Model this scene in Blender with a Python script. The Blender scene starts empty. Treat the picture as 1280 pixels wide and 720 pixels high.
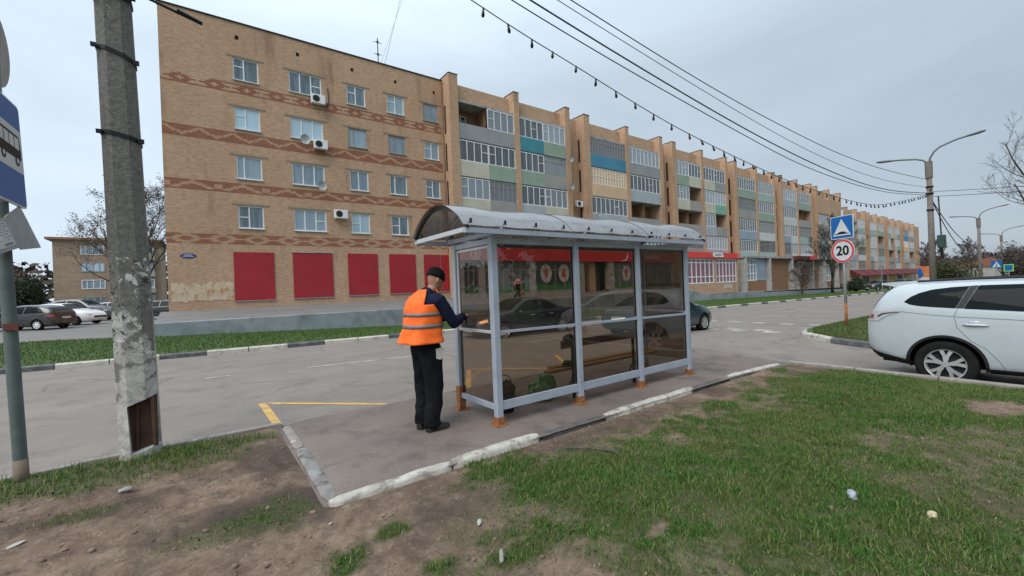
import bpy, bmesh, math, random
import numpy as np
from mathutils import Vector, Matrix
random.seed(7); NR = np.random.default_rng(7)
R = math.radians
SC = bpy.context.scene; COL = SC.collection
# ------------------------------------------------------------------ camera
H = 1.55
cam_d = bpy.data.cameras.new('camera'); cam = bpy.data.objects.new('camera', cam_d); COL.objects.link(cam)
yaw, pitch, roll = R(36.1437), R(0.0485), R(-2.2984)
f = Vector((math.sin(yaw)*math.cos(pitch), math.cos(yaw)*math.cos(pitch), math.sin(pitch)))
r = Vector((math.cos(yaw), -math.sin(yaw), 0)); u = r.cross(f)
r2 = math.cos(roll)*r + math.sin(roll)*u; u2 = -math.sin(roll)*r + math.cos(roll)*u
cam.matrix_world = Matrix(((r2.x, u2.x, -f.x, 0), (r2.y, u2.y, -f.y, 0), (r2.z, u2.z, -f.z, H), (0, 0, 0, 1)))
cam_d.sensor_width = 36; cam_d.lens = 529.69/1280*36; cam_d.clip_end = 3000; cam_d.clip_start = .05
SC.camera = cam
# ------------------------------------------------------------------ sky and sun
W = bpy.data.worlds.new('World'); SC.world = W; W.use_nodes = True
nt = W.node_tree; nt.nodes.clear()
def wn(t, **k):
    n = nt.nodes.new(t)
    for a, b in k.items(): setattr(n, a, b)
    return n
wo = wn('ShaderNodeOutputWorld'); bg = wn('ShaderNodeBackground'); sky = wn('ShaderNodeTexSky')
SUN_EL, SUN_ROT = 48, 250
sky.sky_type = 'NISHITA'; sky.sun_disc = False; sky.sun_elevation = R(SUN_EL); sky.sun_rotation = R(SUN_ROT)
sky.air_density = 1.0; sky.dust_density = 3.0; sky.ozone_density = 1.0
tc = wn('ShaderNodeTexCoord'); mp = wn('ShaderNodeMapping'); mp.inputs['Scale'].default_value = (1.0, 1.0, 3.2)
nz = wn('ShaderNodeTexNoise'); nz.inputs['Scale'].default_value = 2.3; nz.inputs['Detail'].default_value = 7; nz.inputs['Roughness'].default_value = .55; nz.inputs['Distortion'].default_value = .5
nt.links.new(tc.outputs['Generated'], mp.inputs['Vector']); nt.links.new(mp.outputs['Vector'], nz.inputs['Vector'])
cr = wn('ShaderNodeValToRGB'); cr.color_ramp.elements[0].position = .3; cr.color_ramp.elements[1].position = .72
cr.color_ramp.elements[0].color = (5.4, 6.45, 7.45, 1); cr.color_ramp.elements[1].color = (6.4, 7.45, 8.45, 1)
nt.links.new(nz.outputs['Fac'], cr.inputs['Fac'])
# the cloud deck is brighter towards the sun (upper left) and greyer away from it
sd = Vector((math.sin(R(SUN_ROT))*0 - .62, .55, .56)).normalized()
vm = wn('ShaderNodeVectorMath', operation='DOT_PRODUCT'); vm.inputs[1].default_value = sd
nt.links.new(tc.outputs['Generated'], vm.inputs[0])
mr = wn('ShaderNodeMapRange'); mr.inputs['From Min'].default_value = -.6; mr.inputs['From Max'].default_value = 1
mr.inputs['To Min'].default_value = .62; mr.inputs['To Max'].default_value = 1.16
nt.links.new(vm.outputs['Value'], mr.inputs['Value'])
vs = wn('ShaderNodeVectorMath', operation='SCALE'); nt.links.new(cr.outputs['Color'], vs.inputs[0]); nt.links.new(mr.outputs['Result'], vs.inputs['Scale'])
# an overcast sky is brightest overhead
sx = wn('ShaderNodeSeparateXYZ'); nt.links.new(tc.outputs['Generated'], sx.inputs[0])
mz = wn('ShaderNodeMapRange'); mz.inputs['From Min'].default_value = .42; mz.inputs['From Max'].default_value = .95; mz.inputs['To Min'].default_value = 1.0; mz.inputs['To Max'].default_value = 2.1
nt.links.new(sx.outputs[2], mz.inputs['Value'])
vs2 = wn('ShaderNodeVectorMath', operation='SCALE'); nt.links.new(vs.outputs['Vector'], vs2.inputs[0]); nt.links.new(mz.outputs['Result'], vs2.inputs['Scale']); vs = vs2
mx = wn('ShaderNodeMixRGB'); mx.inputs['Fac'].default_value = .88
nt.links.new(sky.outputs['Color'], mx.inputs['Color1']); nt.links.new(vs.outputs['Vector'], mx.inputs['Color2'])
nt.links.new(mx.outputs['Color'], bg.inputs['Color']); bg.inputs['Strength'].default_value = .074
nt.links.new(bg.outputs['Background'], wo.inputs['Surface'])
sl = bpy.data.lights.new('sun', 'SUN'); so = bpy.data.objects.new('sun', sl); COL.objects.link(so)
sl.energy = 1.25; sl.angle = R(40); sl.color = (1, .95, .88)
az = R(SUN_ROT); so.rotation_euler = (R(90-SUN_EL), 0, R(180)-az)   # light comes from behind the left shoulder
SC.view_settings.view_transform = 'Standard'; SC.view_settings.look = 'None'
SC.view_settings.exposure = 0.74; SC.view_settings.gamma = 1.0
SC.cycles.max_bounces = 6; SC.cycles.transparent_max_bounces = 24
try: SC.cycles.use_denoising = True
except Exception: pass
# ------------------------------------------------------------------ helpers
def wloc(o):
    v = Vector((0, 0, 0))
    while o: v += o.location; o = o.parent
    return v
class MB:
    def __init__(s): s.v = []; s.f = []; s.m = []
    def add(s, vs, fs, m=0):
        b = len(s.v); s.v += [tuple(p) for p in vs]; s.f += [tuple(i+b for i in q) for q in fs]; s.m += [m]*len(fs); return s
    def box(s, x0, x1, y0, y1, z0, z1, m=0):
        return s.add([(x0,y0,z0),(x1,y0,z0),(x1,y1,z0),(x0,y1,z0),(x0,y0,z1),(x1,y0,z1),(x1,y1,z1),(x0,y1,z1)],
                     [(0,3,2,1),(4,5,6,7),(0,1,5,4),(1,2,6,5),(2,3,7,6),(3,0,4,7)], m)
    def tube(s, pts, rad, n=8, m=0, cap=True):
        pts = [Vector(p) for p in pts]; k = len(pts)
        rs = rad if isinstance(rad, (list, tuple)) else [rad]*k
        rings = []; a = None
        for i, p in enumerate(pts):
            t = (pts[min(i+1, k-1)] - pts[max(i-1, 0)])
            if t.length < 1e-9: t = Vector((0, 0, 1))
            t.normalize()
            if a is None: a = t.orthogonal().normalized()
            a = a - t*a.dot(t)
            a = a.normalized() if a.length > 1e-6 else t.orthogonal().normalized()
            b = t.cross(a)
            rings.append([p + (a*math.cos(2*math.pi*j/n) + b*math.sin(2*math.pi*j/n))*rs[i] for j in range(n)])
        vs = [q for rg in rings for q in rg]; fs = []
        for i in range(k-1):
            for j in range(n): fs.append((i*n+j, i*n+(j+1) % n, (i+1)*n+(j+1) % n, (i+1)*n+j))
        if cap: fs += [tuple(range(n-1, -1, -1)), tuple((k-1)*n+j for j in range(n))]
        return s.add(vs, fs, m)
    def rings(s, rings, m=0, cap=True, close=False):
        n = len(rings[0]); k = len(rings); vs = [q for rg in rings for q in rg]; fs = []
        for i in range(k if close else k-1):
            for j in range(n): fs.append((i*n+j, i*n+(j+1) % n, ((i+1) % k)*n+(j+1) % n, ((i+1) % k)*n+j))
        if cap and not close: fs += [tuple(range(n-1, -1, -1)), tuple((k-1)*n+j for j in range(n))]
        return s.add(vs, fs, m)
    def prism(s, poly, fn, d, m=0):   # fn maps (a,b,depth) to xyz
        n = len(poly)
        vs = [fn(a, b, 0) for a, b in poly] + [fn(a, b, d) for a, b in poly]
        return s.add(vs, [tuple(range(n-1, -1, -1)), tuple(range(n, 2*n))] + [(i, (i+1) % n, n+(i+1) % n, n+i) for i in range(n)], m)
    def grid(s, P, m=0):
        a, b = len(P), len(P[0])
        return s.add([q for row in P for q in row], [(i*b+j, (i+1)*b+j, (i+1)*b+j+1, i*b+j+1) for i in range(a-1) for j in range(b-1)], m)
    def sphere(s, c, rx, ry, rz, nu=14, nv=9, m=0):
        rg = []
        for i in range(nv):
            t = math.pi*(i+.02)/(nv-1+.04)
            rg.append([(c[0]+rx*math.sin(t)*math.cos(2*math.pi*j/nu), c[1]+ry*math.sin(t)*math.sin(2*math.pi*j/nu), c[2]-rz*math.cos(t)) for j in range(nu)])
        return s.rings(rg, m)
    def build(s, name, mats, parent=None, smooth=False, bevel=0, auto=None):
        me = bpy.data.meshes.new(name)
        o = wloc(parent) if parent else Vector((0, 0, 0))
        me.from_pydata([(a-o.x, b-o.y, c-o.z) for a, b, c in s.v], [], s.f)
        if not isinstance(mats, (list, tuple)): mats = [mats]
        for mt in mats: me.materials.append(mt)
        if len(mats) > 1: me.polygons.foreach_set('material_index', s.m)
        bm = bmesh.new(); bm.from_mesh(me); bmesh.ops.recalc_face_normals(bm, faces=bm.faces)
        if bevel:
            es = [e for e in bm.edges if len(e.link_faces) == 2 and e.calc_face_angle(0) > .5]
            bmesh.ops.bevel(bm, geom=es, offset=bevel, segments=2, affect='EDGES', profile=.5)
        bm.to_mesh(me); bm.free()
        if smooth:
            me.polygons.foreach_set('use_smooth', [True]*len(me.polygons))
            if auto: me.set_sharp_from_angle(angle=R(auto))
        ob = bpy.data.objects.new(name, me); COL.objects.link(ob)
        if parent: ob.parent = parent
        return ob
def tag(o, label=None, cat=None, group=None, kind=None):
    if label: o['label'] = label
    if cat: o['category'] = cat
    if group: o['group'] = group
    if kind: o['kind'] = kind
    return o
def thing(name, label, cat, loc=(0, 0, 0), group=None):
    o = bpy.data.objects.new(name, None); COL.objects.link(o); o.location = loc; o.empty_display_size = .2
    return tag(o, label, cat, group)
def copy_tree(o, parent=None):
    c = o.copy(); COL.objects.link(c)
    if parent: c.parent = parent
    for ch in list(o.children): copy_tree(ch, c)
    return c
def smoothstep(a, b, x):
    t = np.clip((np.asarray(x, float)-a)/(b-a), 0, 1); return t*t*(3-2*t)
_NT = NR.random((256, 256))
def vnoise(x, y):
    x = np.asarray(x, float); y = np.asarray(y, float); xi = np.floor(x).astype(int); yi = np.floor(y).astype(int); fx = x-xi; fy = y-yi
    fx = fx*fx*(3-2*fx); fy = fy*fy*(3-2*fy); g = lambda a, b: _NT[a % 256, b % 256]
    return (g(xi, yi)*(1-fx)+g(xi+1, yi)*fx)*(1-fy)+(g(xi, yi+1)*(1-fx)+g(xi+1, yi+1)*fx)*fy
def fbm(x, y, o=4):
    t = 0; a = .5; n = 0
    for i in range(o):
        t = t+a*vnoise(np.asarray(x)*2**i+17*i, np.asarray(y)*2**i+31*i); n += a; a *= .5
    return t/n
def G(X, Y):      # lie of the land: gentle fall along the street, dip of the side road
    X = np.asarray(X, float); Y = np.asarray(Y, float)
    return -.012*np.maximum(0, X-6) - .17*smoothstep(6.5, 9, X)*smoothstep(5.6, 2.2, Y)*smoothstep(30, 16, X)
def g(x, y): return float(G(x, y))
# ------------------------------------------------------------------ materials
def nodes(name):
    m = bpy.data.materials.new(name); m.use_nodes = True; t = m.node_tree
    return m, t, t.nodes['Principled BSDF'], t.nodes['Material Output']
def noise(t, vec, scale, detail=4, rough=.55):
    n = t.nodes.new('ShaderNodeTexNoise'); n.inputs['Scale'].default_value = scale; n.inputs['Detail'].default_value = detail; n.inputs['Roughness'].default_value = rough
    t.links.new(vec, n.inputs['Vector']); return n.outputs['Fac']
def ramp(t, fac, a, b, ca=(0, 0, 0, 1), cb=(1, 1, 1, 1)):
    n = t.nodes.new('ShaderNodeValToRGB'); e = n.color_ramp.elements; e[0].position = a; e[1].position = b; e[0].color = ca; e[1].color = cb
    t.links.new(fac, n.inputs['Fac']); return n.outputs['Color']
def mixc(t, fac, a, b, mode='MIX'):
    n = t.nodes.new('ShaderNodeMixRGB'); n.blend_type = mode
    for i, v in (('Fac', fac), ('Color1', a), ('Color2', b)):
        if hasattr(v, 'is_linked') or isinstance(v, bpy.types.NodeSocket): t.links.new(v, n.inputs[i])
        elif isinstance(v, (int, float)): n.inputs[i].default_value = v
        else: n.inputs[i].default_value = (*v[:3], 1)
    return n.outputs['Color']
def mth(t, op, a, bv):
    n = t.nodes.new('ShaderNodeMath'); n.operation = op
    for i, q in enumerate((a, bv)):
        if isinstance(q, (int, float)): n.inputs[i].default_value = q
        elif q is not None: t.links.new(q, n.inputs[i])
    return n.outputs[0]
def objvec(t):
    n = t.nodes.new('ShaderNodeTexCoord'); return n.outputs['Object']
def geovec(t):
    n = t.nodes.new('ShaderNodeNewGeometry'); return n.outputs['Position']
def bump(t, bs, h, strength, dist):
    n = t.nodes.new('ShaderNodeBump'); n.inputs['Strength'].default_value = strength; n.inputs['Distance'].default_value = dist
    t.links.new(h, n.inputs['Height']); t.links.new(n.outputs['Normal'], bs.inputs['Normal'])
def pm(name, c, rough=.6, c2=None, scale=6, bmp=0, bscale=40, metal=0, spec=None, dirt=None, dscale=2.0, dlo=.5, dhi=.75, coat=0, world=False):
    m, t, b, o = nodes(name)
    c2 = c2 or tuple(min(1, x*.8) for x in c)
    v = geovec(t) if world else objvec(t)
    col = mixc(t, ramp(t, noise(t, v, scale), .35, .65), c, c2)
    if dirt: col = mixc(t, ramp(t, noise(t, v, dscale, 6, .65), dlo, dhi), col, dirt)
    t.links.new(col, b.inputs['Base Color']); b.inputs['Roughness'].default_value = rough; b.inputs['Metallic'].default_value = metal
    if spec is not None: b.inputs['Specular IOR Level'].default_value = spec
    if coat: b.inputs['Coat Weight'].default_value = coat; b.inputs['Coat Roughness'].default_value = .05
    if bmp: bump(t, b, noise(t, v, bscale, 5, .6), bmp, .01)
    return m
def emis(name, c, s):
    m, t, b, o = nodes(name); b.inputs['Base Color'].default_value = (*c, 1); b.inputs['Emission Color'].default_value = (*c, 1); b.inputs['Emission Strength'].default_value = s; return m
def glass_tint(name, tint, refl=1.0, rough=.02, ior=1.45, haze=0, hazec=(.3, .3, .3)):
    m, t, b, o = nodes(name); t.nodes.remove(b)
    tr = t.nodes.new('ShaderNodeBsdfTransparent'); tr.inputs['Color'].default_value = (*tint, 1)
    gl = t.nodes.new('ShaderNodeBsdfGlossy'); gl.inputs['Roughness'].default_value = rough; gl.inputs['Color'].default_value = (refl, refl, refl, 1)
    lw = t.nodes.new('ShaderNodeLayerWeight'); lw.inputs['Blend'].default_value = .5      # 'Facing' is the same from both sides of the sheet
    p5 = mth(t, 'POWER', lw.outputs['Facing'], 5.0); f0 = ((ior-1)/(ior+1))**2; frv = mth(t, 'ADD', mth(t, 'MULTIPLY', p5, 1-f0), f0)
    base = tr.outputs[0]
    if haze:
        df = t.nodes.new('ShaderNodeBsdfDiffuse'); df.inputs['Color'].default_value = (*hazec, 1)
        mh = t.nodes.new('ShaderNodeMixShader')
        v = objvec(t); t.links.new(ramp(t, noise(t, v, 3.5, 6, .6), .3, .8, (haze*.4,)*3+(1,), (haze*1.6,)*3+(1,)), mh.inputs[0])
        t.links.new(base, mh.inputs[1]); t.links.new(df.outputs[0], mh.inputs[2]); base = mh.outputs[0]
    ms = t.nodes.new('ShaderNodeMixShader'); t.links.new(frv, ms.inputs[0]); t.links.new(base, ms.inputs[1]); t.links.new(gl.outputs[0], ms.inputs[2])
    t.links.new(ms.outputs[0], o.inputs['Surface']); return m
def brick(name, c1, c2, mort=(.30, .25, .2), bw=.25, rh=.077, stain=(.13, .08, .055), slo=.56, shi=.8):
    m, t, b, o = nodes(name)
    v = geovec(t); sp = t.nodes.new('ShaderNodeSeparateXYZ'); t.links.new(v, sp.inputs[0])
    ad = t.nodes.new('ShaderNodeMath'); t.links.new(sp.outputs[0], ad.inputs[0]); t.links.new(sp.outputs[1], ad.inputs[1])
    cb = t.nodes.new('ShaderNodeCombineXYZ'); t.links.new(ad.outputs[0], cb.inputs[0]); t.links.new(sp.outputs[2], cb.inputs[1])
    bt = t.nodes.new('ShaderNodeTexBrick'); t.links.new(cb.outputs[0], bt.inputs['Vector'])
    bt.inputs['Scale'].default_value = 1; bt.inputs['Brick Width'].default_value = bw; bt.inputs['Row Height'].default_value = rh; bt.inputs['Mortar Size'].default_value = .009
    bt.inputs['Color1'].default_value = (*c1, 1); bt.inputs['Color2'].default_value = (*c2, 1); bt.inputs['Mortar'].default_value = (*mort, 1); bt.inputs['Bias'].default_value = -.1
    col = bt.outputs['Color']
    col = mixc(t, ramp(t, noise(t, v, .35, 5, .6), .4, .68, (0, 0, 0, 1), (.34, .34, .34, 1)), col, (c1[0]*.62, c1[1]*.6, c1[2]*.6))
    mpn = t.nodes.new('ShaderNodeMapping'); mpn.inputs['Scale'].default_value = (4, 4, 16); t.links.new(v, mpn.inputs['Vector'])
    col = mixc(t, ramp(t, noise(t, mpn.outputs['Vector'], 1, 3, .7), .52, .62, (0, 0, 0, 1), (.36, .36, .36, 1)), col, stain)
    mp2 = t.nodes.new('ShaderNodeMapping'); mp2.inputs['Scale'].default_value = (1.1, 1.1, .22); t.links.new(v, mp2.inputs['Vector'])
    col = mixc(t, ramp(t, noise(t, mp2.outputs['Vector'], 1, 5, .65), slo, shi, (0, 0, 0, 1), (.7, .7, .7, 1)), col, stain)
    t.links.new(col, b.inputs['Base Color']); b.inputs['Roughness'].default_value = .9; b.inputs['Specular IOR Level'].default_value = .15
    bump(t, b, bt.outputs['Fac'], -.35, .01)
    return m
M = {}
M['brick'] = brick('tan_brick', (.58, .36, .225), (.47, .28, .168), mort=(.42, .35, .28))
M['brick2'] = brick('brown_brick', (.36, .19, .10), (.27, .135, .07), mort=(.22, .18, .14))
M['brick_far'] = brick('pale_brick', (.40, .30, .22), (.33, .24, .17), rh=.35, bw=1.5)
M['frieze'] = brick('red_brick', (.34, .13, .078), (.275, .10, .06), mort=(.3, .18, .13), slo=.7, shi=.95)
M['frieze_l'] = brick('light_frieze_brick', (.55, .33, .20), (.48, .28, .165), slo=.75, shi=.98)
M['redpanel'] = pm('red_sheet', (.37, .014, .024), .5, (.31, .012, .02), 1.1, .12, 2.2, dirt=(.27, .035, .04), dscale=1.2, dlo=.5, dhi=.85, world=True)
M['redsign'] = pm('red_fascia', (.62, .03, .03), .4, (.55, .025, .025), .8)
M['pinksign'] = pm('faded_pink_fascia', (.62, .22, .22), .5, (.5, .12, .13), 1.5)
M['redkiosk'] = pm('bright_red_fascia', (.75, .04, .03), .4, (.68, .035, .03), .8)
M['maroon'] = pm('maroon_awning', (.13, .012, .016), .7, (.10, .01, .013), 1)
M['white'] = pm('white_plastic', (.78, .79, .80), .4, (.68, .69, .70), 3)
M['oldframe'] = pm('weathered_wood_frame', (.36, .34, .31), .7, (.24, .22, .2), 5)
M['concrete'] = pm('grey_concrete', (.40, .39, .375), .9, (.30, .295, .285), 2.5, .3, 30, dirt=(.14, .135, .13), dscale=1.3, world=True)
M['lconc'] = pm('light_concrete', (.42, .41, .38), .9, (.33, .32, .3), 3, .2, 30, dirt=(.2, .18, .15), dscale=1.5, world=True)
M['plaster'] = pm('blue_grey_plaster', (.30, .33, .345), .9, (.23, .26, .275), 1.2, .3, 12, dirt=(.13, .14, .14), dscale=.9, world=True)
M['lintel'] = pm('lintel_concrete', (.27, .22, .17), .9)
M['darkgap'] = pm('dark_slot', (.02, .018, .016), .9)
M['plasterpatch'] = pm('pale_plaster_patch', (.62, .50, .36), .9, (.5, .38, .26), 3, .4, 10, dirt=(.42, .24, .12), dscale=2.5, dlo=.52, dhi=.6)
def win_mat(name, base, rough=.06, ior=1.75):
    m, t, b, o = nodes(name); v = geovec(t)
    mpn = t.nodes.new('ShaderNodeMapping'); mpn.inputs['Scale'].default_value = (5, 1, .5); t.links.new(v, mpn.inputs['Vector'])
    oi = t.nodes.new('ShaderNodeObjectInfo')
    c = mixc(t, ramp(t, noise(t, mpn.outputs['Vector'], 1.3, 3), .4, .6), base, tuple(x*.55 for x in base))
    c = mixc(t, ramp(t, oi.outputs['Random'], .35, .95), c, tuple(min(1, x*2.6+.05) for x in base))
    t.links.new(c, b.inputs['Base Color']); b.inputs['Roughness'].default_value = rough; b.inputs['IOR'].default_value = ior
    bump(t, b, noise(t, v, .9, 2), .05, .05)
    return m
M['pane'] = win_mat('window_pane', (.15, .21, .25))
M['pane_dark'] = win_mat('dark_window_pane', (.035, .042, .05))
M['pane_loggia'] = win_mat('loggia_pane', (.10, .115, .13))
M['pane_shop'] = win_mat('shop_pane', (.05, .055, .05), .05, 1.5)
M['curtain'] = pm('tan_blind', (.66, .46, .29), .8, (.6, .42, .26), 2)
M['pinkcurtain'] = pm('pink_curtain', (.34, .12, .15), .35, (.16, .09, .12), 5)
def siding(name, c):
    m, t, b, o = nodes(name); v = geovec(t)
    wv = t.nodes.new('ShaderNodeTexWave'); wv.bands_direction = 'Z'; wv.wave_profile = 'SAW'; wv.inputs['Scale'].default_value = 1.6; t.links.new(v, wv.inputs['Vector'])
    col = mixc(t, ramp(t, noise(t, v, .9, 5), .4, .75, (0, 0, 0, 1), (.45, .45, .45, 1)), c, tuple(x*.6 for x in c))
    t.links.new(col, b.inputs['Base Color']); b.inputs['Roughness'].default_value = .6; bump(t, b, wv.outputs['Fac'], .4, .02); return m
SID = dict(cream=(.56, .52, .42), green=(.29, .37, .29), grey=(.30, .31, .32), lgrey=(.40, .43, .46), turq=(.05, .25, .31), blue=(.06, .24, .36),
           lgreen=(.36, .46, .42), bgreen=(.20, .42, .30), white=(.60, .60, .58), bgrey=(.30, .36, .44), conc=(.33, .315, .29), tan=(.66, .46, .29), lblue=(.45, .58, .64))
for k, c in SID.items(): M['s_'+k] = siding('siding_'+k, c)
M['shelter'] = pm('grey_blue_paint', (.36, .40, .46), .45, (.31, .345, .40), 5, .06, 60, dirt=(.26, .25, .25), dscale=5, dlo=.6, dhi=.75)
M['shelter_l'] = pm('pale_inner_frame', (.52, .53, .53), .45, (.45, .46, .46), 5)
M['rust'] = pm('orange_rust', (.36, .14, .04), .85, (.20, .075, .025), 22, .3, 80, dirt=(.30, .28, .27), dscale=14, dlo=.6, dhi=.68)
M['rustdark'] = pm('dark_rust', (.050, .026, .018), .9, (.10, .045, .025), 6, .5, 25, dirt=(.2, .13, .09), dscale=9, dlo=.62, dhi=.7)
M['glass'] = glass_tint('bronze_acrylic', (.62, .55, .49), 1.0, .012, 1.52, .035, (.25, .23, .21))
M['poly'] = glass_tint('bronze_polycarbonate', (.50, .46, .43), .98, .13, 2.2, .22, (.50, .51, .52))
M['metal'] = pm('galvanised_steel', (.42, .43, .44), .45, (.33, .34, .35), 8, metal=.6)
M['dark'] = pm('black_rubber', (.012, .012, .013), .75, (.02, .02, .02), 12, spec=.2)
M['black'] = pm('black_trim', (.010, .010, .011), .5, (.016, .016, .016), 9, spec=.25)
M['wire'] = pm('cable_sheath', (.014, .018, .035), .6)
M['wood'] = pm('orange_plank', (.42, .21, .08), .7, (.33, .15, .055), 8, .1, 40)
M['brownboard'] = pm('brown_board', (.20, .12, .075), .7, (.15, .09, .055), 5)
# ------------------------------------------------------------------ ground, road, paths
def sheet(name, xs, ys, zf, mats, matf=None, kind='structure', smooth=True):
    xs = np.asarray(xs, float); ys = np.asarray(ys, float)
    X, Y = np.meshgrid(xs, ys, indexing='ij'); Z = zf(X, Y) + 0*X
    a, b = X.shape; V = np.stack([X, Y, Z], -1).reshape(-1, 3)
    i, j = np.meshgrid(np.arange(a-1), np.arange(b-1), indexing='ij'); q = (i*b+j).ravel()
    F = np.stack([q, q+b, q+b+1, q+1], -1)
    me = bpy.data.meshes.new(name); me.vertices.add(len(V)); me.vertices.foreach_set('co', V.ravel())
    me.loops.add(F.size); me.loops.foreach_set('vertex_index', F.ravel().astype(np.int32)); me.polygons.add(len(F))
    me.polygons.foreach_set('loop_start', np.arange(0, F.size, 4, dtype=np.int32)); me.update(calc_edges=True); me.validate()
    for m in (mats if isinstance(mats, list) else [mats]): me.materials.append(m)
    if smooth: me.polygons.foreach_set('use_smooth', [True]*len(me.polygons))
    o = bpy.data.objects.new(name, me); COL.objects.link(o); o['kind'] = kind
    return o, X, Y
def lin(a, b, st): return np.linspace(a, b, max(2, int(round((b-a)/st))+1))
def asphalt(name, c, c2, patch):
    m, t, b, o = nodes(name); v = geovec(t)
    col = mixc(t, ramp(t, noise(t, v, .5, 5, .6), .35, .7), c, c2)
    col = mixc(t, ramp(t, noise(t, v, 1.7, 6, .7), .50, .66, (0, 0, 0, 1), (.8, .8, .8, 1)), col, patch)
    mp_ = t.nodes.new('ShaderNodeMapping'); mp_.inputs['Scale'].default_value = (.05, .9, 1); t.links.new(v, mp_.inputs['Vector'])
    col = mixc(t, ramp(t, noise(t, mp_.outputs['Vector'], 1, 4, .6), .45, .7, (0, 0, 0, 1), (.7, .7, .7, 1)), col, tuple(x*.74 for x in c))
    col = mixc(t, ramp(t, noise(t, v, 160, 2, .5), .3, .7, (0, 0, 0, 1), (.55, .55, .55, 1)), col, tuple(x*.5 for x in c))
    col = mixc(t, ramp(t, noise(t, v, 3.1, 5, .7), .66, .72, (0, 0, 0, 1), (.6, .6, .6, 1)), col, tuple(x*.55 for x in c))
    col = mixc(t, ramp(t, noise(t, v, 70, 3, .6), .60, .68, (0, 0, 0, 1), (.6, .6, .6, 1)), col, tuple(min(1, x*1.55) for x in c))
    # thin cracks
    vo = t.nodes.new('ShaderNodeTexVoronoi'); vo.feature = 'DISTANCE_TO_EDGE'; vo.inputs['Scale'].default_value = .42
    nz_ = t.nodes.new('ShaderNodeTexNoise'); nz_.inputs['Scale'].default_value = 1.6; nz_.inputs['Detail'].default_value = 5; t.links.new(v, nz_.inputs['Vector'])
    vv = mixc(t, .28, v, nz_.outputs['Color'], 'ADD'); t.links.new(vv, vo.inputs['Vector'])
    ck = ramp(t, vo.outputs['Distance'], .003, .012, (1, 1, 1, 1), (0, 0, 0, 1)); ck2 = mixc(t, ramp(t, noise(t, v, .33, 2), .50, .60), (0, 0, 0), ck)
    col = mixc(t, ck2, col, tuple(x*.45 for x in c))
    col = mixc(t, ramp(t, noise(t, v, 38, 3, .7), .36, .46, (.5, .5, .5, 1), (0, 0, 0, 1)), col, tuple(x*.55 for x in c))
    t.links.new(col, b.inputs['Base Color']); b.inputs['Roughness'].default_value = .85; b.inputs['Specular IOR Level'].default_value = .3
    bump(t, b, noise(t, v, 90, 4, .7), .35, .006); return m
M['asphalt'] = asphalt('worn_asphalt', (.275, .237, .205), (.215, .186, .163), (.155, .136, .120))
M['asphalt2'] = asphalt('patched_asphalt', (.24, .195, .168), (.115, .095, .085), (.058, .05, .046))
M['asphalt3'] = asphalt('path_asphalt', (.24, .225, .215), (.2, .19, .18), (.17, .16, .15))
m, t, b, o = nodes('soil'); v = geovec(t)
at = t.nodes.new('ShaderNodeAttribute'); at.attribute_name = 'grass'
c_d = mixc(t, ramp(t, noise(t, v, 1.3, 6, .65), .35, .68), (.265, .19, .138), (.155, .108, .08))
c_d = mixc(t, ramp(t, noise(t, v, 14, 5, .7), .5, .72, (0, 0, 0, 1), (.8, .8, .8, 1)), c_d, (.35, .27, .205))
c_d = mixc(t, ramp(t, noise(t, v, 6, 6, .75), .48, .62, (0, 0, 0, 1), (.7, .7, .7, 1)), c_d, (.12, .085, .066))
c_d = mixc(t, ramp(t, noise(t, v, 26, 4, .7), .56, .7, (0, 0, 0, 1), (.85, .85, .85, 1)), c_d, (.10, .074, .056))
c_d = mixc(t, ramp(t, noise(t, v, .85, 5, .6), .50, .66, (0, 0, 0, 1), (.85, .85, .85, 1)), c_d, (.085, .058, .046))
at2 = t.nodes.new('ShaderNodeAttribute'); at2.attribute_name = 'damp'
c_d = mixc(t, at2.outputs['Fac'], c_d, mixc(t, ramp(t, noise(t, v, 11, 5, .7), .4, .65), (.070, .052, .045), (.11, .082, .066)))
c_g = mixc(t, ramp(t, noise(t, v, 9, 5, .7), .35, .65), (.040, .075, .018), (.085, .085, .038))
t.links.new(mixc(t, at.outputs['Fac'], c_d, c_g), b.inputs['Base Color']); b.inputs['Roughness'].default_value = .95; b.inputs['Specular IOR Level'].default_value = .1
bump(t, b, noise(t, v, 34, 6, .75), .8, .03); M['soil'] = m
M['turf'] = pm('turf_base', (.045, .085, .018), .95, (.07, .095, .03), 1.2, .5, 25, dirt=(.13, .10, .06), dscale=.8, dlo=.6, dhi=.8, world=True)
M['white_line'] = pm('worn_white_paint', (.44, .42, .39), .8, (.26, .24, .225), 7, 0, dirt=(.2, .185, .17), dscale=3, dlo=.5, dhi=.62, world=True)
M['yellow'] = pm('worn_yellow_paint', (.66, .40, .10), .8, (.56, .34, .10), 5, 0, dirt=(.26, .21, .15), dscale=6, dlo=.5, dhi=.66, world=True)
m, t, b, o = nodes('striped_kerb'); v = geovec(t); sp = t.nodes.new('ShaderNodeSeparateXYZ'); t.links.new(v, sp.inputs[0])
ph = mth(t, 'FLOORED_MODULO', mth(t, 'ADD', sp.outputs[0], 1.0), 3.05); isb = mth(t, 'LESS_THAN', ph, 1.05)
wc = mixc(t, ramp(t, noise(t, v, 4, 6, .7), .45, .68), (.50, .47, .41), (.30, .27, .23)); bc = mixc(t, ramp(t, noise(t, v, 4, 6, .7), .45, .65), (.07, .075, .085), (.17, .165, .16))
jt = mth(t, 'LESS_THAN', mth(t, 'FLOORED_MODULO', mth(t, 'ADD', sp.outputs[0], 1.0), 1.0167), .025)
t.links.new(mixc(t, jt, mixc(t, isb, wc, bc), (.05, .05, .045)), b.inputs['Base Color']); b.inputs['Roughness'].default_value = .9; bump(t, b, noise(t, v, 20, 5), .3, .02); M['kerb'] = m
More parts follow.
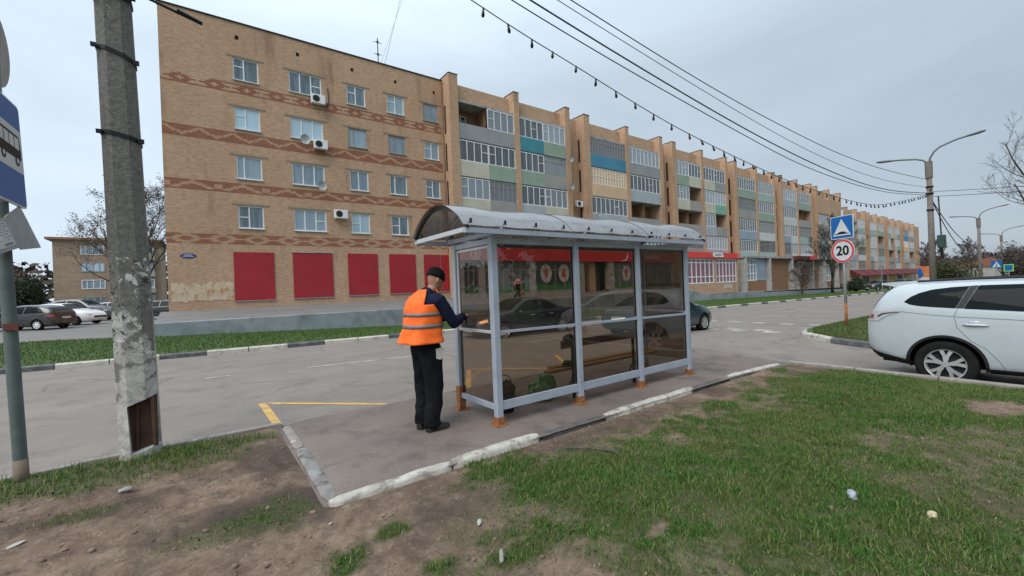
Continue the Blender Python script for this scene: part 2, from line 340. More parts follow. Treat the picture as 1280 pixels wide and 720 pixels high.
M['whitewash'] = pm('flaking_whitewash', (.50, .475, .42), .9, (.37, .34, .29), 9, .6, 22, dirt=(.25, .22, .19), dscale=8, dlo=.52, dhi=.6)
M['blackkerb'] = pm('black_kerb_paint', (.06, .065, .075), .8, (.1, .1, .105), 6, .3, 20, dirt=(.2, .19, .18), dscale=7, dlo=.58, dhi=.68)
M['kstone'] = pm('worn_kerb_stone', (.30, .27, .24), .9, (.2, .175, .155), 5, .6, 25, dirt=(.42, .39, .35), dscale=5, dlo=.58, dhi=.65)
M['darkstone'] = pm('dark_kerb_stone', (.12, .112, .106), .9, (.075, .07, .068), 8, .5, 30)
M['kgrey'] = pm('grey_kerb_stone', (.27, .255, .24), .9, (.17, .155, .145), 5, .6, 25, dirt=(.1, .085, .075), dscale=6, dlo=.55, dhi=.64)
# far kerb line
KX = np.array([-120, -40, -12, -4.1, -1.1, 4.7, 9, 20, 60, 120, 300.]); KY = np.array([24, 18.2, 16.0, 15.3, 14.95, 14.25, 14.1, 14.1, 14.1, 14.1, 14.1])
def ky(x): return np.interp(x, KX, KY)
XS = np.concatenate([lin(-120, -10, 5)[:-1], lin(-10, 20, .5)[:-1], lin(20, 100, 2.5)[:-1], lin(100, 320, 20)])
sheet('ground', np.concatenate([[-900, -400], lin(-150, 150, 10), [400, 900]]), np.concatenate([[-900, -300], lin(-100, 200, 10), [400, 1200]]), lambda X, Y: -.012*np.clip(X-6, 0, 330)-.45, M['turf'])
def strip(name, xs, lo, hi, n, zf, mat):
    xs = np.asarray(xs, float); T = np.linspace(0, 1, n)
    L = np.array([lo(x) for x in xs]); Hh = np.array([hi(x) for x in xs])
    P = [[(x, l+(h-l)*t_, zf(x, l+(h-l)*t_, t_)) for t_ in T] for x, l, h in zip(xs, L, Hh)]
    mb = MB(); mb.grid(P); o = mb.build(name, mat, None, True); o['kind'] = 'structure'; return o
strip('road', XS, lambda x: 5.75 if x < 8.9 else 4.7, lambda x: float(ky(x))+.02, 14, lambda x, y, t: g(x, y), M['asphalt'])
sheet('side_road', lin(8.62, 13.4, .3), np.concatenate([lin(-60, -2, 4)[:-1], lin(-2, 5.8, .3)]), lambda X, Y: G(X, Y)+.004, M['asphalt'])
# far kerb
mb = MB(); sec = [(0, -.1), (0, .10), (.03, .125), (.15, .13), (.16, -.1)]
mb.rings([[(x, float(ky(x))+a, g(x, 14)+c) for a, c in sec] for x in XS], cap=True)
mb.build('kerb', M['kerb'])['kind'] = 'structure'
# grass verge beyond the street
def verge_end(x):
    if x > -2.0: return 24.02
    return 24.02 + min(8, max(0, (-2.0-x)*.75))*(1 if x > -5 else max(0.0, 1-(-5-x)/9))
def vz(x, y, t):      # the strip falls away from the kerb to the foot of the wall
    k = g(x, 14)+.12; e_ = float(np.interp(x, [-20, -3, 0, 9, 38, 70, 110, 300], [.12, .10, .0, -.36, -.46, -.95, -1.35, -3.5]))
    return k+(e_-k)*t*t*(3-2*t)+.05*math.sin(x*.9)*t*(1-t)
strip('verge', XS, lambda x: float(ky(x))+.13, verge_end, 12, vz, M['turf'])
# parking ground at the left, far forecourt at the right
sheet('parking_ground', lin(-120, -1.6, 4), lin(21, 120, 4), lambda X, Y: .05+.22*smoothstep(26, 38, Y)+.1*smoothstep(38, 60, Y), M['asphalt3'])
def wz(x): return -.012*max(0, x-40)
strip('walkway', lin(-1.75, 170, 2.5), lambda x: 24.28, lambda x: 28.05, 5, lambda x, y, t: (.64+.42*t if x < 40 else .45*t*0+.10-.012*(x-40)), M['asphalt3'])
# markings
mb = MB()
for x0, x1, y0, y1 in ((-.0, .4, 10.45, 10.4), (1.8, 4.1, 10.15, 9.75), (7.5, 9.5, 9.6, 9.55), (24, 27, 9.4, 9.4), (32, 35, 9.4, 9.4), (-6, -4, 10.9, 10.7)):
    mb.add([(x0, y0-.06, g(x0, 9)+.005), (x1, y1-.06, g(x1, 9)+.005), (x1, y1+.06, g(x1, 9)+.005), (x0, y0+.06, g(x0, 9)+.005)], [(0, 1, 2, 3)])
def sq(x, y, a=.42, c=.42):
    mb.add([(x-a/2, y-c/2, g(x, y)+.006), (x+a/2, y-c/2, g(x, y)+.006), (x+a/2, y+c/2, g(x, y)+.006), (x-a/2, y+c/2, g(x, y)+.006)], [(0, 1, 2, 3)])
for k in range(6): sq(13.85, 5.75+.92*k, .45, .46); sq(14.3, 6.2+.92*k, .45, .46)
for k in range(9): sq(16.9, 5.6+.92*k, .42, .46)
mb.build('road_markings', M['white_line'])['kind'] = 'structure'
mb = MB()
def bar(a, c, w=.085):
    a = Vector(a); c = Vector(c); d = (c-a).normalized(); n_ = Vector((-d.y, d.x))*w/2
    mb.add([(*(a-n_), .005), (*(c-n_), .005), (*(c+n_), .005), (*(a+n_), .005)], [(0, 1, 2, 3)])
for pl in ([(.69, 5.86), (.66, 7.24)], [(.72, 7.2), (2.03, 5.86)], [(3.35, 5.86), (4.15, 7.22)], [(4.2, 7.17), (5.5, 5.9)], [(5.6, 5.88), (6.4, 7.2)]):
    for a, c in zip(pl[:-1], pl[1:]): bar(a, c, .10 if a[0] < .7 else .085)
mb.build('bus_stop_zigzag', M['yellow'])['kind'] = 'structure'
# --- near ground -------------------------------------------------------------
def ell(X, Y, cx, cy, a, b_, rot=0):
    c, s = math.cos(R(rot)), math.sin(R(rot)); dx = X-cx; dy = Y-cy
    return np.sqrt(((dx*c+dy*s)/a)**2+((-dx*s+dy*c)/b_)**2)
def dens(X, Y):
    X = np.asarray(X, float); Y = np.asarray(Y, float)
    n1 = fbm(X*2.2+3, Y*2.2+9, 4); n2 = fbm(X*.9+40, Y*.9+7, 3); n3 = fbm(X*7+5, Y*7+2, 3)
    edge = .08+np.interp(X, [1.1, 1.5, 1.9, 2.6, 3.5, 4.6, 6, 7.3, 8.8], [1.9, 2.35, 2.95, 2.75, 2.55, 2.5, 2.55, 2.75, 3.3])
    d = smoothstep(-.42, .40, (edge-Y)+(n1-.5)*1.1+(n3-.5)*.5)*smoothstep(1.05, 1.9, X+(n1-.5)*1.2+(n3-.5)*.5)
    d *= (.50+.68*smoothstep(.34, .6, n2))*(.55+.55*smoothstep(.35, .6, n3))
    for cx, cy, a, b_ in ((7.0, .65, .45, .3), (2.2, 1.6, .10, .05), (8.2, 2.9, .7, .25), (3.3, 1.05, .25, .12)): d *= smoothstep(.6, 1.3, ell(X, Y, cx, cy, a, b_)+(n1-.5))
    # lush clumps
    for cx, cy, a, b_, k in ((1.95, 2.9, .35, .18, 1), (2.35, 2.45, .55, .3, 1.15), (3.6, 1.1, .5, .22, 1.1), (.93, 2.66, .10, .09, .9), (.62, 2.55, .12, .12, .9), (1.0, 2.17, .12, .1, .9), (1.5, 1.95, .35, .12, .8), (1.35, 2.2, .1, .07, .5)):
        d = np.maximum(d, k*smoothstep(1.5, .35, ell(X, Y, cx, cy, a, b_)+(n3-.5)*1.3))
    v1 = (.12+.55*n3)*smoothstep(1.2, .55, ell(X, Y, -.9, 5.35, 1.3, .42, -14)+(n1-.5)*1.5); v1 = np.maximum(v1, .8*smoothstep(1.2, .6, ell(X, Y, -.32, 5.42, .45, .24)+(n3-.5)*.8))
    v1 = np.maximum(v1, .45*smoothstep(1.2, .4, ell(X, Y, .25, 5.35, .5, .2)+(n3-.5)))
    ms = (.2+.55*n3)*smoothstep(1.25, .4, ell(X, Y, .3, 3.42, .55, .3, 5)+(n3-.5)*1.2)
    ms = np.maximum(ms, .4*smoothstep(1.2, .5, ell(X, Y, -.75, 4.35, .3, .12)+(n3-.5)*1.2))
    d = np.maximum(np.maximum(d, v1), ms)
    slab = (X > .62)*(X < 8.75)*(Y > 3.27); d = np.where(slab, 0, d)
    return np.clip(d, 0, 1.2)
def lawn_z(X, Y):
    n = fbm(X*1.1+11, Y*1.1+5, 3)-.5; c = fbm(X*9+3, Y*9+8, 4)-.5; cl = fbm(X*26, Y*26, 2)-.5
    rd = np.abs(fbm(X*13+21, Y*17+2, 3)-.5)
    z = .045+.07*n-.05*rd*(1-.6*np.clip(dens(X, Y), 0, 1))+.062*c*(1-.5*np.clip(dens(X, Y), 0, 1))+.018*cl
    z = z + np.minimum(0, G(X, Y)*.35)
    z = np.where(Y > 5.45, z*smoothstep(5.78, 5.45, Y)+.02*(1-smoothstep(5.78, 5.45, Y)), z)
    z = np.where((X > .5)*(Y > 3.15), np.minimum(z, .04-.10*smoothstep(.55, .85, X)*smoothstep(3.2, 3.4, Y)), z)
    k = smoothstep(8.1, 8.6, X); return z*(1-k)+k*(-.05)
gs, GX, GY = sheet('lawn', lin(-3.4, 8.66, .028), lin(-.6, 5.76, .028), lawn_z, M['soil'])
a = gs.data.attributes.new('grass', 'FLOAT', 'POINT'); a.data.foreach_set('value', np.clip(dens(GX, GY)*1.25, 0, 1).ravel().astype(np.float32))
nA = fbm(GX*2.1+5, GY*2.1+9, 4); nB = fbm(GX*8+2, GY*8+4, 3); dmp = 0*GX      # damp, trodden stains with ragged edges
for cx, cy, a_, b_, k_ in ((.32, 3.5, .62, .34, .95), (.42, 4.7, .28, .75, .8), (-.85, 4.35, .55, .16, .8), (3.6, 3.0, 1.6, .2, .6), (1.5, 2.6, .4, .15, .5)):
    dmp = np.maximum(dmp, k_*smoothstep(1.35, .45, ell(GX, GY, cx, cy, a_, b_)+(nA-.5)*1.6+(nB-.5)*.7))
a = gs.data.attributes.new('damp', 'FLOAT', 'POINT'); a.data.foreach_set('value', np.clip(dmp, 0, 1).ravel().astype(np.float32))
o1, X1, Y1 = sheet('lawn', np.concatenate([lin(-60, -4, 4), lin(-3, 8.6, .4)]), lin(-60, -.6, 1.0), lambda X, Y: .03+.1*fbm(X*.4, Y*.4, 3)-.05-.05*smoothstep(7, 8.6, X), M['turf'])
o1, X1, Y1 = sheet('lawn', lin(-80, -3.35, 2), lin(-.7, 5.75, .5), lambda X, Y: .03+0*X, M['turf'])
# near kerb edging
mb = MB()
def edging(xa, xb, top, w=.085):
    x = xa
    while x < xb:
        L_ = min(1.0, xb-x); jz = random.uniform(-.008, .008); jy = random.uniform(-.008, .008)
        mb.box(x+.006, x+L_-.006, 5.735+jy, 5.735+w+jy, -.1, top+jz+g(x, 6)); x += 1.0
edging(-30, .72, .05)
mb.build('edging_stones', M['kstone'], bevel=.01)['kind'] = 'structure'
mb = MB(); mb.box(.72, 8.9, 5.70, 5.765, -.2, .012); mb.build('edging_stones', M['blackkerb'])['kind'] = 'structure'
# slab under the shelter
def slab_z(X, Y): return .045+.018*(fbm(X*1.6, Y*1.6, 3)-.5)+.006*(fbm(X*11, Y*11, 3)-.5)-.035*smoothstep(.86, .7, X)+np.minimum(0, G(X, Y)*.6)
sheet('stop_platform', lin(.66, 8.9, .06), lin(3.30, 5.72, .06), slab_z, M['asphalt2'])
# apron between platform and side road
sheet('stop_platform', lin(8.55, 9.3, .15), lin(3.4, 5.74, .15), lambda X, Y: G(X, Y)+.012, M['asphalt2'])
def kerbstone(name, label, pts, w, h, mat, seg=14, grp=None):
    mb = MB(); n = seg; p0 = Vector((*pts[0], 0)); p1 = Vector((*pts[1], 0)); d = (p1-p0); L_ = d.length; d.normalize(); nn = Vector((-d.y, d.x, 0)); rg = []
    for i in range(n+1):
        s = L_*i/n; c = p0+d*s; e = min(s, L_-s); k = min(1, .55+e/.12)
        j = .012*(fbm(c.x*5, c.y*5, 3)-.5)*2; hh = (h*(.75+.25*k)+j)
        zb = g(c.x, c.y)*.6
        rg.append([tuple(c+nn*a*k+Vector((0, 0, zb+b_))) for a, b_ in ((-w/2, -.1), (-w/2-j*.4, hh*.7), (-w*.34, hh), (w*.3, hh+.004), (w/2+j*.5, hh*.7), (w/2, -.1))])
    mb.rings(rg); o = mb.build(name, mat, None, True, auto=50)
    return tag(o, label, 'kerb stone', grp)
GK = 'whitewashed kerb stones along the platform'
kerbstone('kerb_stone', 'whitewashed kerb stone nearest the camera at the slab corner, broken at its left end', ((.70, 3.33), (1.70, 3.345)), .10, .055, M['whitewash'], grp=GK)
kerbstone('kerb_stone', 'whitewashed kerb stone right behind the nearest one, ending rounded before a gap', ((1.715, 3.345), (2.70, 3.36)), .115, .07, M['whitewash'], grp=GK)
kerbstone('kerb_stone', 'long whitewashed kerb stone alone between two dark gaps beside the shelter', ((3.70, 3.36), (5.5, 3.36)), .11, .06, M['whitewash'], grp=GK)
kerbstone('kerb_stone', 'whitewashed kerb stone at the far corner of the platform by the side road', ((6.55, 3.38), (8.5, 3.44)), .11, .06, M['whitewash'], grp=GK)
kerbstone('kerb_stone', 'dark bare kerb stone filling the gap between the first whitewashed pieces', ((2.74, 3.36), (3.67, 3.36)), .08, .05, M['darkstone'])
kerbstone('kerb_stone', 'dark bare kerb stone in the gap beyond the long whitewashed one', ((5.53, 3.36), (6.52, 3.38)), .08, .05, M['darkstone'])
kerbstone('kerb_stone', 'crumbling grey kerb stone across the left end of the platform, nearest the road', ((.75, 5.66), (.75, 4.75)), .10, .032, M['kstone'])
kerbstone('kerb_stone', 'grey sunken kerb stone across the left end of the platform, ending at the corner', ((.75, 4.72), (.74, 3.41)), .12, .036, M['kgrey'])
# kerb of the side road
mb = MB()
for k in range(24):
    y1 = 3.36-k*1.0; y0 = y1-.985; jz = random.uniform(-.006, .006)
    xk = lambda y: 8.78-.03*(3.4-y)
    mb.add([(xk(y0)-.07, y0, -.3), (xk(y0)+.07, y0, -.3), (xk(y1)+.07, y1, -.3), (xk(y1)-.07, y1, -.3), (xk(y0)-.07, y0, -.005+jz), (xk(y0)+.07, y0, -.005+jz), (xk(y1)+.07, y1, -.005+jz), (xk(y1)-.07, y1, -.005+jz)],
           [(0, 3, 2, 1), (4, 5, 6, 7), (0, 1, 5, 4), (1, 2, 6, 5), (2, 3, 7, 6), (3, 0, 4, 7)])
mb.build('kerb', M['kstone'], bevel=.012)['kind'] = 'structure'
# island beyond the side road
def isl_hi(x): return float(np.interp(x, [12.85, 13.3, 14.2, 15, 20, 60, 120], [3.9, 4.6, 4.95, 5.05, 5.15, 5.2, 5.2]))
XI = np.concatenate([lin(12.85, 15, .2)[:-1], lin(15, 30, 1)[:-1], lin(30, 140, 10)])
strip('island', XI, lambda x: -60, isl_hi, 60, lambda x, y, t: g(x, y)+.13, M['turf'])
mb = MB(); rg = []
pts = [(12.85, -60), (12.85, -20), (12.85, 0), (12.85, 3.2), (12.88, 3.9), (13.3, 4.6), (14.2, 4.95), (15, 5.05)]
pp = [Vector((*p, 0)) for p in pts]
for i, p in enumerate(pp):
    d = (pp[min(i+1, len(pp)-1)]-pp[max(i-1, 0)]).normalized(); nn = Vector((-d.y, d.x, 0))
    rg.append([tuple(p+nn*a+Vector((0, 0, g(p.x, p.y)+c))) for a, c in ((.14, -.2), (.13, .12), (.09, .15), (-.03, .15), (-.04, -.2))])
mb.rings(rg[:5]); mb.build('kerb', M['blackkerb'])['kind'] = 'structure'
mb = MB(); mb.rings(rg[4:6]); mb.build('kerb', M['whitewash'])['kind'] = 'structure'
mb = MB(); mb.rings([[(q[0], q[1], q[2]-.06) for q in rr] for rr in rg[5:]] + [[(x, isl_hi(x)+a, g(x, 5)+c) for a, c in ((.14, -.2), (.13, .06), (.09, .09), (-.03, .09), (-.04, -.2))] for x in (18, 25, 40, 80, 140)])
mb.build('kerb', M['whitewash'])['kind'] = 'structure'
# ------------------------------------------------------------------ the long brick apartment building
BY = 28.0
def hole_wall(mb, x0, x1, z0, z1, y, holes, depth=.14, m=0):
    xs = sorted({x0, x1, *[h[0] for h in holes], *[h[1] for h in holes]}); zs = sorted({z0, z1, *[h[2] for h in holes], *[h[3] for h in holes]})
    for i in range(len(xs)-1):
        for j in range(len(zs)-1):
            cx, cz = (xs[i]+xs[i+1])/2, (zs[j]+zs[j+1])/2
            if any(h[0] < cx < h[1] and h[2] < cz < h[3] for h in holes): continue
            mb.add([(xs[i], y, zs[j]), (xs[i+1], y, zs[j]), (xs[i+1], y, zs[j+1]), (xs[i], y, zs[j+1])], [(0, 1, 2, 3)], m)
    for a, b_, c, d in holes:
        mb.add([(a, y, c), (b_, y, c), (b_, y, d), (a, y, d), (a, y+depth, c), (b_, y+depth, c), (b_, y+depth, d), (a, y+depth, d)],
               [(0, 1, 5, 4), (1, 2, 6, 5), (2, 3, 7, 6), (3, 0, 4, 7)], m)
def frame_bars(mb, x0, x1, z0, z1, y, vs=(), hs=(), w=.06, d=.05):
    mb.box(x0, x1, y-d, y, z0, z0+w); mb.box(x0, x1, y-d, y, z1-w, z1)
    for k, xx in enumerate([x0+w/2, *vs, x1-w/2]): mb.box(xx-w/2, xx+w/2, y-d-.003, y, z0+w, z1-w)
    for (a, b_, zz) in hs: mb.box(a+w*.3, b_-w*.3, y-d+.004, y, zz-w*.4, zz+w*.4)
def window(parent, x0, x1, z0, z1, y, vs=(), hs=(), fm='white', pmn='pane', w=.065, name='window', sill=True):
    mb = MB(); frame_bars(mb, x0, x1, z0, z1, y, vs, hs, w)
    fr = mb.build(name, M[fm], parent)
    MB().box(x0+.02, x1-.02, y-.02, y-.005, z0+.02, z1-.02).build('pane', M[pmn], fr)
    if sill: MB().box(x0-.04, x1+.04, BY-.09, y, z0-.035, z0-.002).build('sill', M['white' if fm == 'white' else 'oldframe'], fr)
    return fr
bld = thing('apartment_building', 'long five storey tan brick block with patterned end wall and ranks of glazed balconies', 'apartment block', (0, BY, 1))
rows = [(13.86, 15.12), (11.1, 12.34), (8.3, 9.58), (5.52, 6.80)]
cols = [(1.76, 3.0, 'A'), (4.56, 6.38, 'B'), (7.9, 9.08, 'A'), (10.54, 11.75, 'A'), (13.18, 14.32, 'A')]
wins = []
for ri, (a, b_) in enumerate(rows):
    for ci, (x0, x1, k) in enumerate(cols): wins.append((x0, x1, a, b_, k, ri, ci))
vents = [(2.0, 16.25), (5.1, 16.2), (8.3, 16.15), (11.2, 16.1), (14.1, 16.05)]
XE, ZT = -1.42, 17.07
mb = MB()
hole_wall(mb, XE, 14.75, 1.0, ZT, BY, [(w_[0], w_[1], w_[2], w_[3]) for w_ in wins] + [(x-.09, x+.09, z-.12, z+.12) for x, z in vents])
mb.add([(XE, BY, 0), (XE, BY+13, 0), (XE, BY+13, ZT), (XE, BY, ZT)], [(0, 1, 2, 3)])
mb.add([(XE, BY, ZT), (14.75, BY, ZT), (14.75, BY+13, ZT), (XE, BY+13, ZT)], [(0, 1, 2, 3)])
mb.add([(XE, BY+13, 0), (14.75, BY+13, 0), (14.75, BY+13, ZT), (XE, BY+13, ZT)], [(0, 1, 2, 3)])
# friezes as courses of darker and lighter bricks, 4 mm proud
cw, ch = .125, .0771
def band(z0, nr, fn):
    nc = int((14.7-XE)/cw)
    for c in range(nc):
        for q in range(nr):
            k = fn(c, q, nr)
            if k is None: continue
            x = XE+c*cw; z = z0+q*ch
            mb.add([(x, BY-.004, z), (x+cw, BY-.004, z), (x+cw, BY-.004, z+ch), (x, BY-.004, z+ch)], [(0, 1, 2, 3)], k)
def f1(c, q, n):
    p = (c % 13)-6; v = q-n//2; a = abs(p)+abs(v)*1.6
    if 3.0 < a < 6.4 or (abs(v) == 0 and abs(p) > 2): return 2
    return 1
def f2(c, q, n):
    p = (c % 18); tri = abs(p-9); a = abs(q-1-(8-tri)*.62)
    if p in (0, 1, 17) and 2 <= q <= 4: return 2
    if q > 0 and abs((tri*.62)-(n-2-q)) < 1.1 and tri < 8: return 2
    return 1
def f3(c, q, n):
    p = c % 12; tri = abs(p-6)
    return 2 if abs(q-1.6-tri*.72) < .85 else 1
def f4(c, q, n):
    if q == 0 or (q == n-1 and c > 16): return 1
    p = (c % 12)-6; v = q-n//2; a = abs(p)*.62+abs(v)
    return 1 if (1.2 < a < 3.3) else None
band(4.61, 7, f1); band(7.48, 7, f2); band(10.26, 8, f3); band(13.08, 7, f4)
mb.build('wall', [M['brick'], M['frieze'], M['frieze_l']], bld)
MB().box(XE-.05, 14.8, BY-.06, BY+.4, ZT, ZT+.06).build('roof_edge', M['darkgap'], bld)
for i, (x0, x1, z0, z1, k, ri, ci) in enumerate(wins):
    y = BY+.1; old = (ri, ci) in ((0, 4), (1, 2), (1, 3), (2, 3))
    fm = 'oldframe' if (ri, ci) in ((1, 2), (1, 3), (0, 4)) else 'white'
    if k == 'A':
        m_ = x0+(x1-x0)*(.42 if ci == 0 else .47)
        if ri == 2 and ci == 0: window(bld, x0, x1, z0, z1, y, [x0+.3*(x1-x0)], [], fm)
        elif old: window(bld, x0, x1, z0, z1, y, [x0+.3*(x1-x0)], [], fm)
        else: window(bld, x0, x1, z0, z1, y, [m_], [(x0, m_, z0+.62*(z1-z0) if ri != 3 else z0+.5*(z1-z0))] if (ri+ci) % 5 != 4 else [], fm)
    else:
        a, b_ = x0+(x1-x0)*.33, x0+(x1-x0)*.67
        hs = [(b_, x1, (z0+z1)/2)] if ri in (0, 3) else []
        window(bld, x0, x1, z0, z1, y, [a, b_], hs, fm)
    MB().box(x0-.3, x1+.3, BY-.012, BY+.05, z1+.002, z1+.11).build('lintel', M['lintel'], bld)
for x, z in vents: MB().box(x-.085, x+.085, BY+.1, BY+.13, z-.115, z+.115).build('vent_opening', M['darkgap'], bld)
# red sheets over the ground floor openings
for k, (x0, x1, a, b_) in enumerate([(1.45, 3.42, 1.47, 4.18), (4.4, 6.64, 1.48, 4.19), (7.56, 9.47, 1.52, 4.2), (10.26, 12.15, 1.52, 4.2), (12.78, 14.05, 1.53, 4.2), (14.12, 14.72, 1.53, 4.2)]):
    pn = MB().box(x0, x1, BY-.05, BY+.02, a, b_, 0).build('red_panel', M['redpanel'], bld, bevel=.006)
    MB().box(x0-.03, x1+.03, BY-.075, BY-.001, a-.05, a-.003).build('panel_trim', M['metal'], pn)
    if k == 1: MB().box(x0-.06, x1+.02, BY-.08, BY-.001, b_+.003, b_+.06).build('panel_trim', M['lconc'], pn)
mb = MB(); pts = []
random.seed(3)
for x in np.linspace(-1.3, 1.42, 26): pts.append((x, 1.55+random.uniform(-.07, .07)))
top = [(x, 2.5+random.uniform(-.08, .08)) for x in np.linspace(1.42, -1.3, 26)]
mb.prism(pts+top, lambda a, b_, d: (a, BY-.002-d, b_), .012); mb.build('plaster_patch', M['plasterpatch'], bld)
mb = MB(); mb.box(XE-.03, 14.75, BY-.03, BY-.001, .6, 1.05); mb.build('plinth', M['plaster'], bld)
# address plate: dark blue lozenge with two pale lines of lettering
M['plateblue'] = pm('plate_blue', (.03, .04, .22), .4)
def text_mesh(name, s, size, mat, parent, fn, ext=.003, align='CENTER', bold=0):
    cu = bpy.data.curves.new('t', 'FONT'); cu.body = s; cu.size = size; cu.extrude = ext; cu.align_x = align; cu.align_y = 'CENTER'; cu.offset = bold; cu.resolution_u = 4
    ob = bpy.data.objects.new('t', cu); COL.objects.link(ob); dg = bpy.context.evaluated_depsgraph_get()
    me = bpy.data.meshes.new_from_object(ob.evaluated_get(dg)); bpy.data.objects.remove(ob); bpy.data.curves.remove(cu)
    mb = MB(); mb.add([fn(*v.co) for v in me.vertices], [tuple(p.vertices) for p in me.polygons]); bpy.data.meshes.remove(me)
    return mb.build(name, mat, parent)
pl = MB(); n = 20; P = []
for i in range(n):
    a = 2*math.pi*i/n; P.append((-.54+.36*math.copysign(abs(math.cos(a))**.9, math.cos(a)), 3.94+.13*math.copysign(abs(math.sin(a))**1.5, math.sin(a))))
pl.prism(P, lambda a, b_, d: (a, BY-.002-d, b_), .02); plate = pl.build('address_plate', M['plateblue'], bld)
mb = MB()
for a, b_, z in ((-.70, -.40, 3.985), (-.78, -.32, 3.92)):
    x = a
    while x < b_: mb.box(x, x+.025, BY-.027, BY-.024, z-.018, z+.02); x += .04
mb.build('lettering', M['white'], plate)
# air conditioners and dishes bolted on the end wall
def aircon(x, z, y=BY, w=.78, h=.54, d=.3):
    t = MB().box(x-w/2, x+w/2, y-.12-d, y-.12, z-h/2, z+h/2).build('air_conditioner', M['white'], bld, bevel=.02)
    mb = MB(); mb.tube([(x-w*.16, y-.12-d-.004, z), (x-w*.16, y-.12-d-.016, z)], .2, 18); mb.build('fan_grille', M['darkgap'], t)
    mb = MB()
    for s in (-1, 1): mb.box(x+s*w*.35-.02, x+s*w*.35+.02, y-.12-d, y, z-h/2-.05, z-h/2-.01)
    mb.build('bracket', M['metal'], t)
aircon(6.1, 13.6); aircon(6.15, 10.83); aircon(7.18, 6.63)
M['dishgrey'] = pm('dish_grey', (.42, .43, .43), .5, (.36, .37, .37), 5)
def dish(x, z, y=BY, r_=.3, par=None):
    rg = []
    for i in range(5):
        q = r_*(i+.001)/4; rg.append([(x+q*math.cos(2*math.pi*j/18)*.9-.1, y-.42-.10*(q/r_)**2, z+q*math.sin(2*math.pi*j/18)) for j in range(18)])
    mb = MB(); mb.rings(rg, cap=False); d = mb.build('satellite_dish', M['dishgrey'], par or bld, True)
    mb = MB(); mb.tube([(x, y, z-.1), (x-.1, y-.43, z)], .02, 6); mb.tube([(x-.1, y-.43, z-r_*.9), (x-.1, y-.8, z-.05)], .012, 5); mb.box(x-.14, x-.06, y-.86, y-.78, z-.09, z-.01); mb.build('dish_arm', M['metal'], d)
dish(5.35, 10.95); dish(6.2, 8.25, r_=.28)
mb = MB(); mb.tube([(6.75, BY-.02, 14.55), (6.78, BY-.03, 13.7), (6.7, BY-.05, 13.4), (6.4, BY-.1, 13.35)], .025, 6); mb.build('cable', M['wire'], bld)
mb = MB(); mb.tube([(14.72, BY-.06, 17), (14.72, BY-.06, 4.5)], .05, 8); mb.build('downpipe', M['brick2'], bld)
# --- loggia units ----------------------------------------------------------
FH = 2.76
def glazing(x0, x1, z0, z1, y, sty, par):
    if sty == 'n': return
    n = max(2, int(round((x1-x0)/(.62 if sty in 'wb' else .4)))); w_ = .06 if sty in 'wb' else .045
    vs = [x0+(x1-x0)*i/n for i in range(1, n)]
    rr = random.Random(int(x0*100+z0*10)); hs = []
    if sty in 'wb':
        k = rr.randrange(n); e = [x0]+vs+[x1]; hs = [(e[k], e[k+1], z0+(z1-z0)*.55)]
    elif sty == 'o': hs = [(x0, x1, z0+(z1-z0)*.72)]
    mb = MB(); frame_bars(mb, x0, x1, z0, z1, y, vs, hs, w_)
    if sty == 't': mb.box(x0, x1, y-.045, y, (z0+z1)/2-.03, (z0+z1)/2+.03)
    fr = mb.build('balcony_glazing', M['oldframe' if sty in 'o' else 'white'], par)
    MB().box(x0+.02, x1-.02, y-.02, y-.005, z0+.02, z1-.02).build('pane', M['curtain' if sty == 't' else ('pane_dark' if sty == 'o' and rr.random() < .4 else 'pane_loggia')], fr)
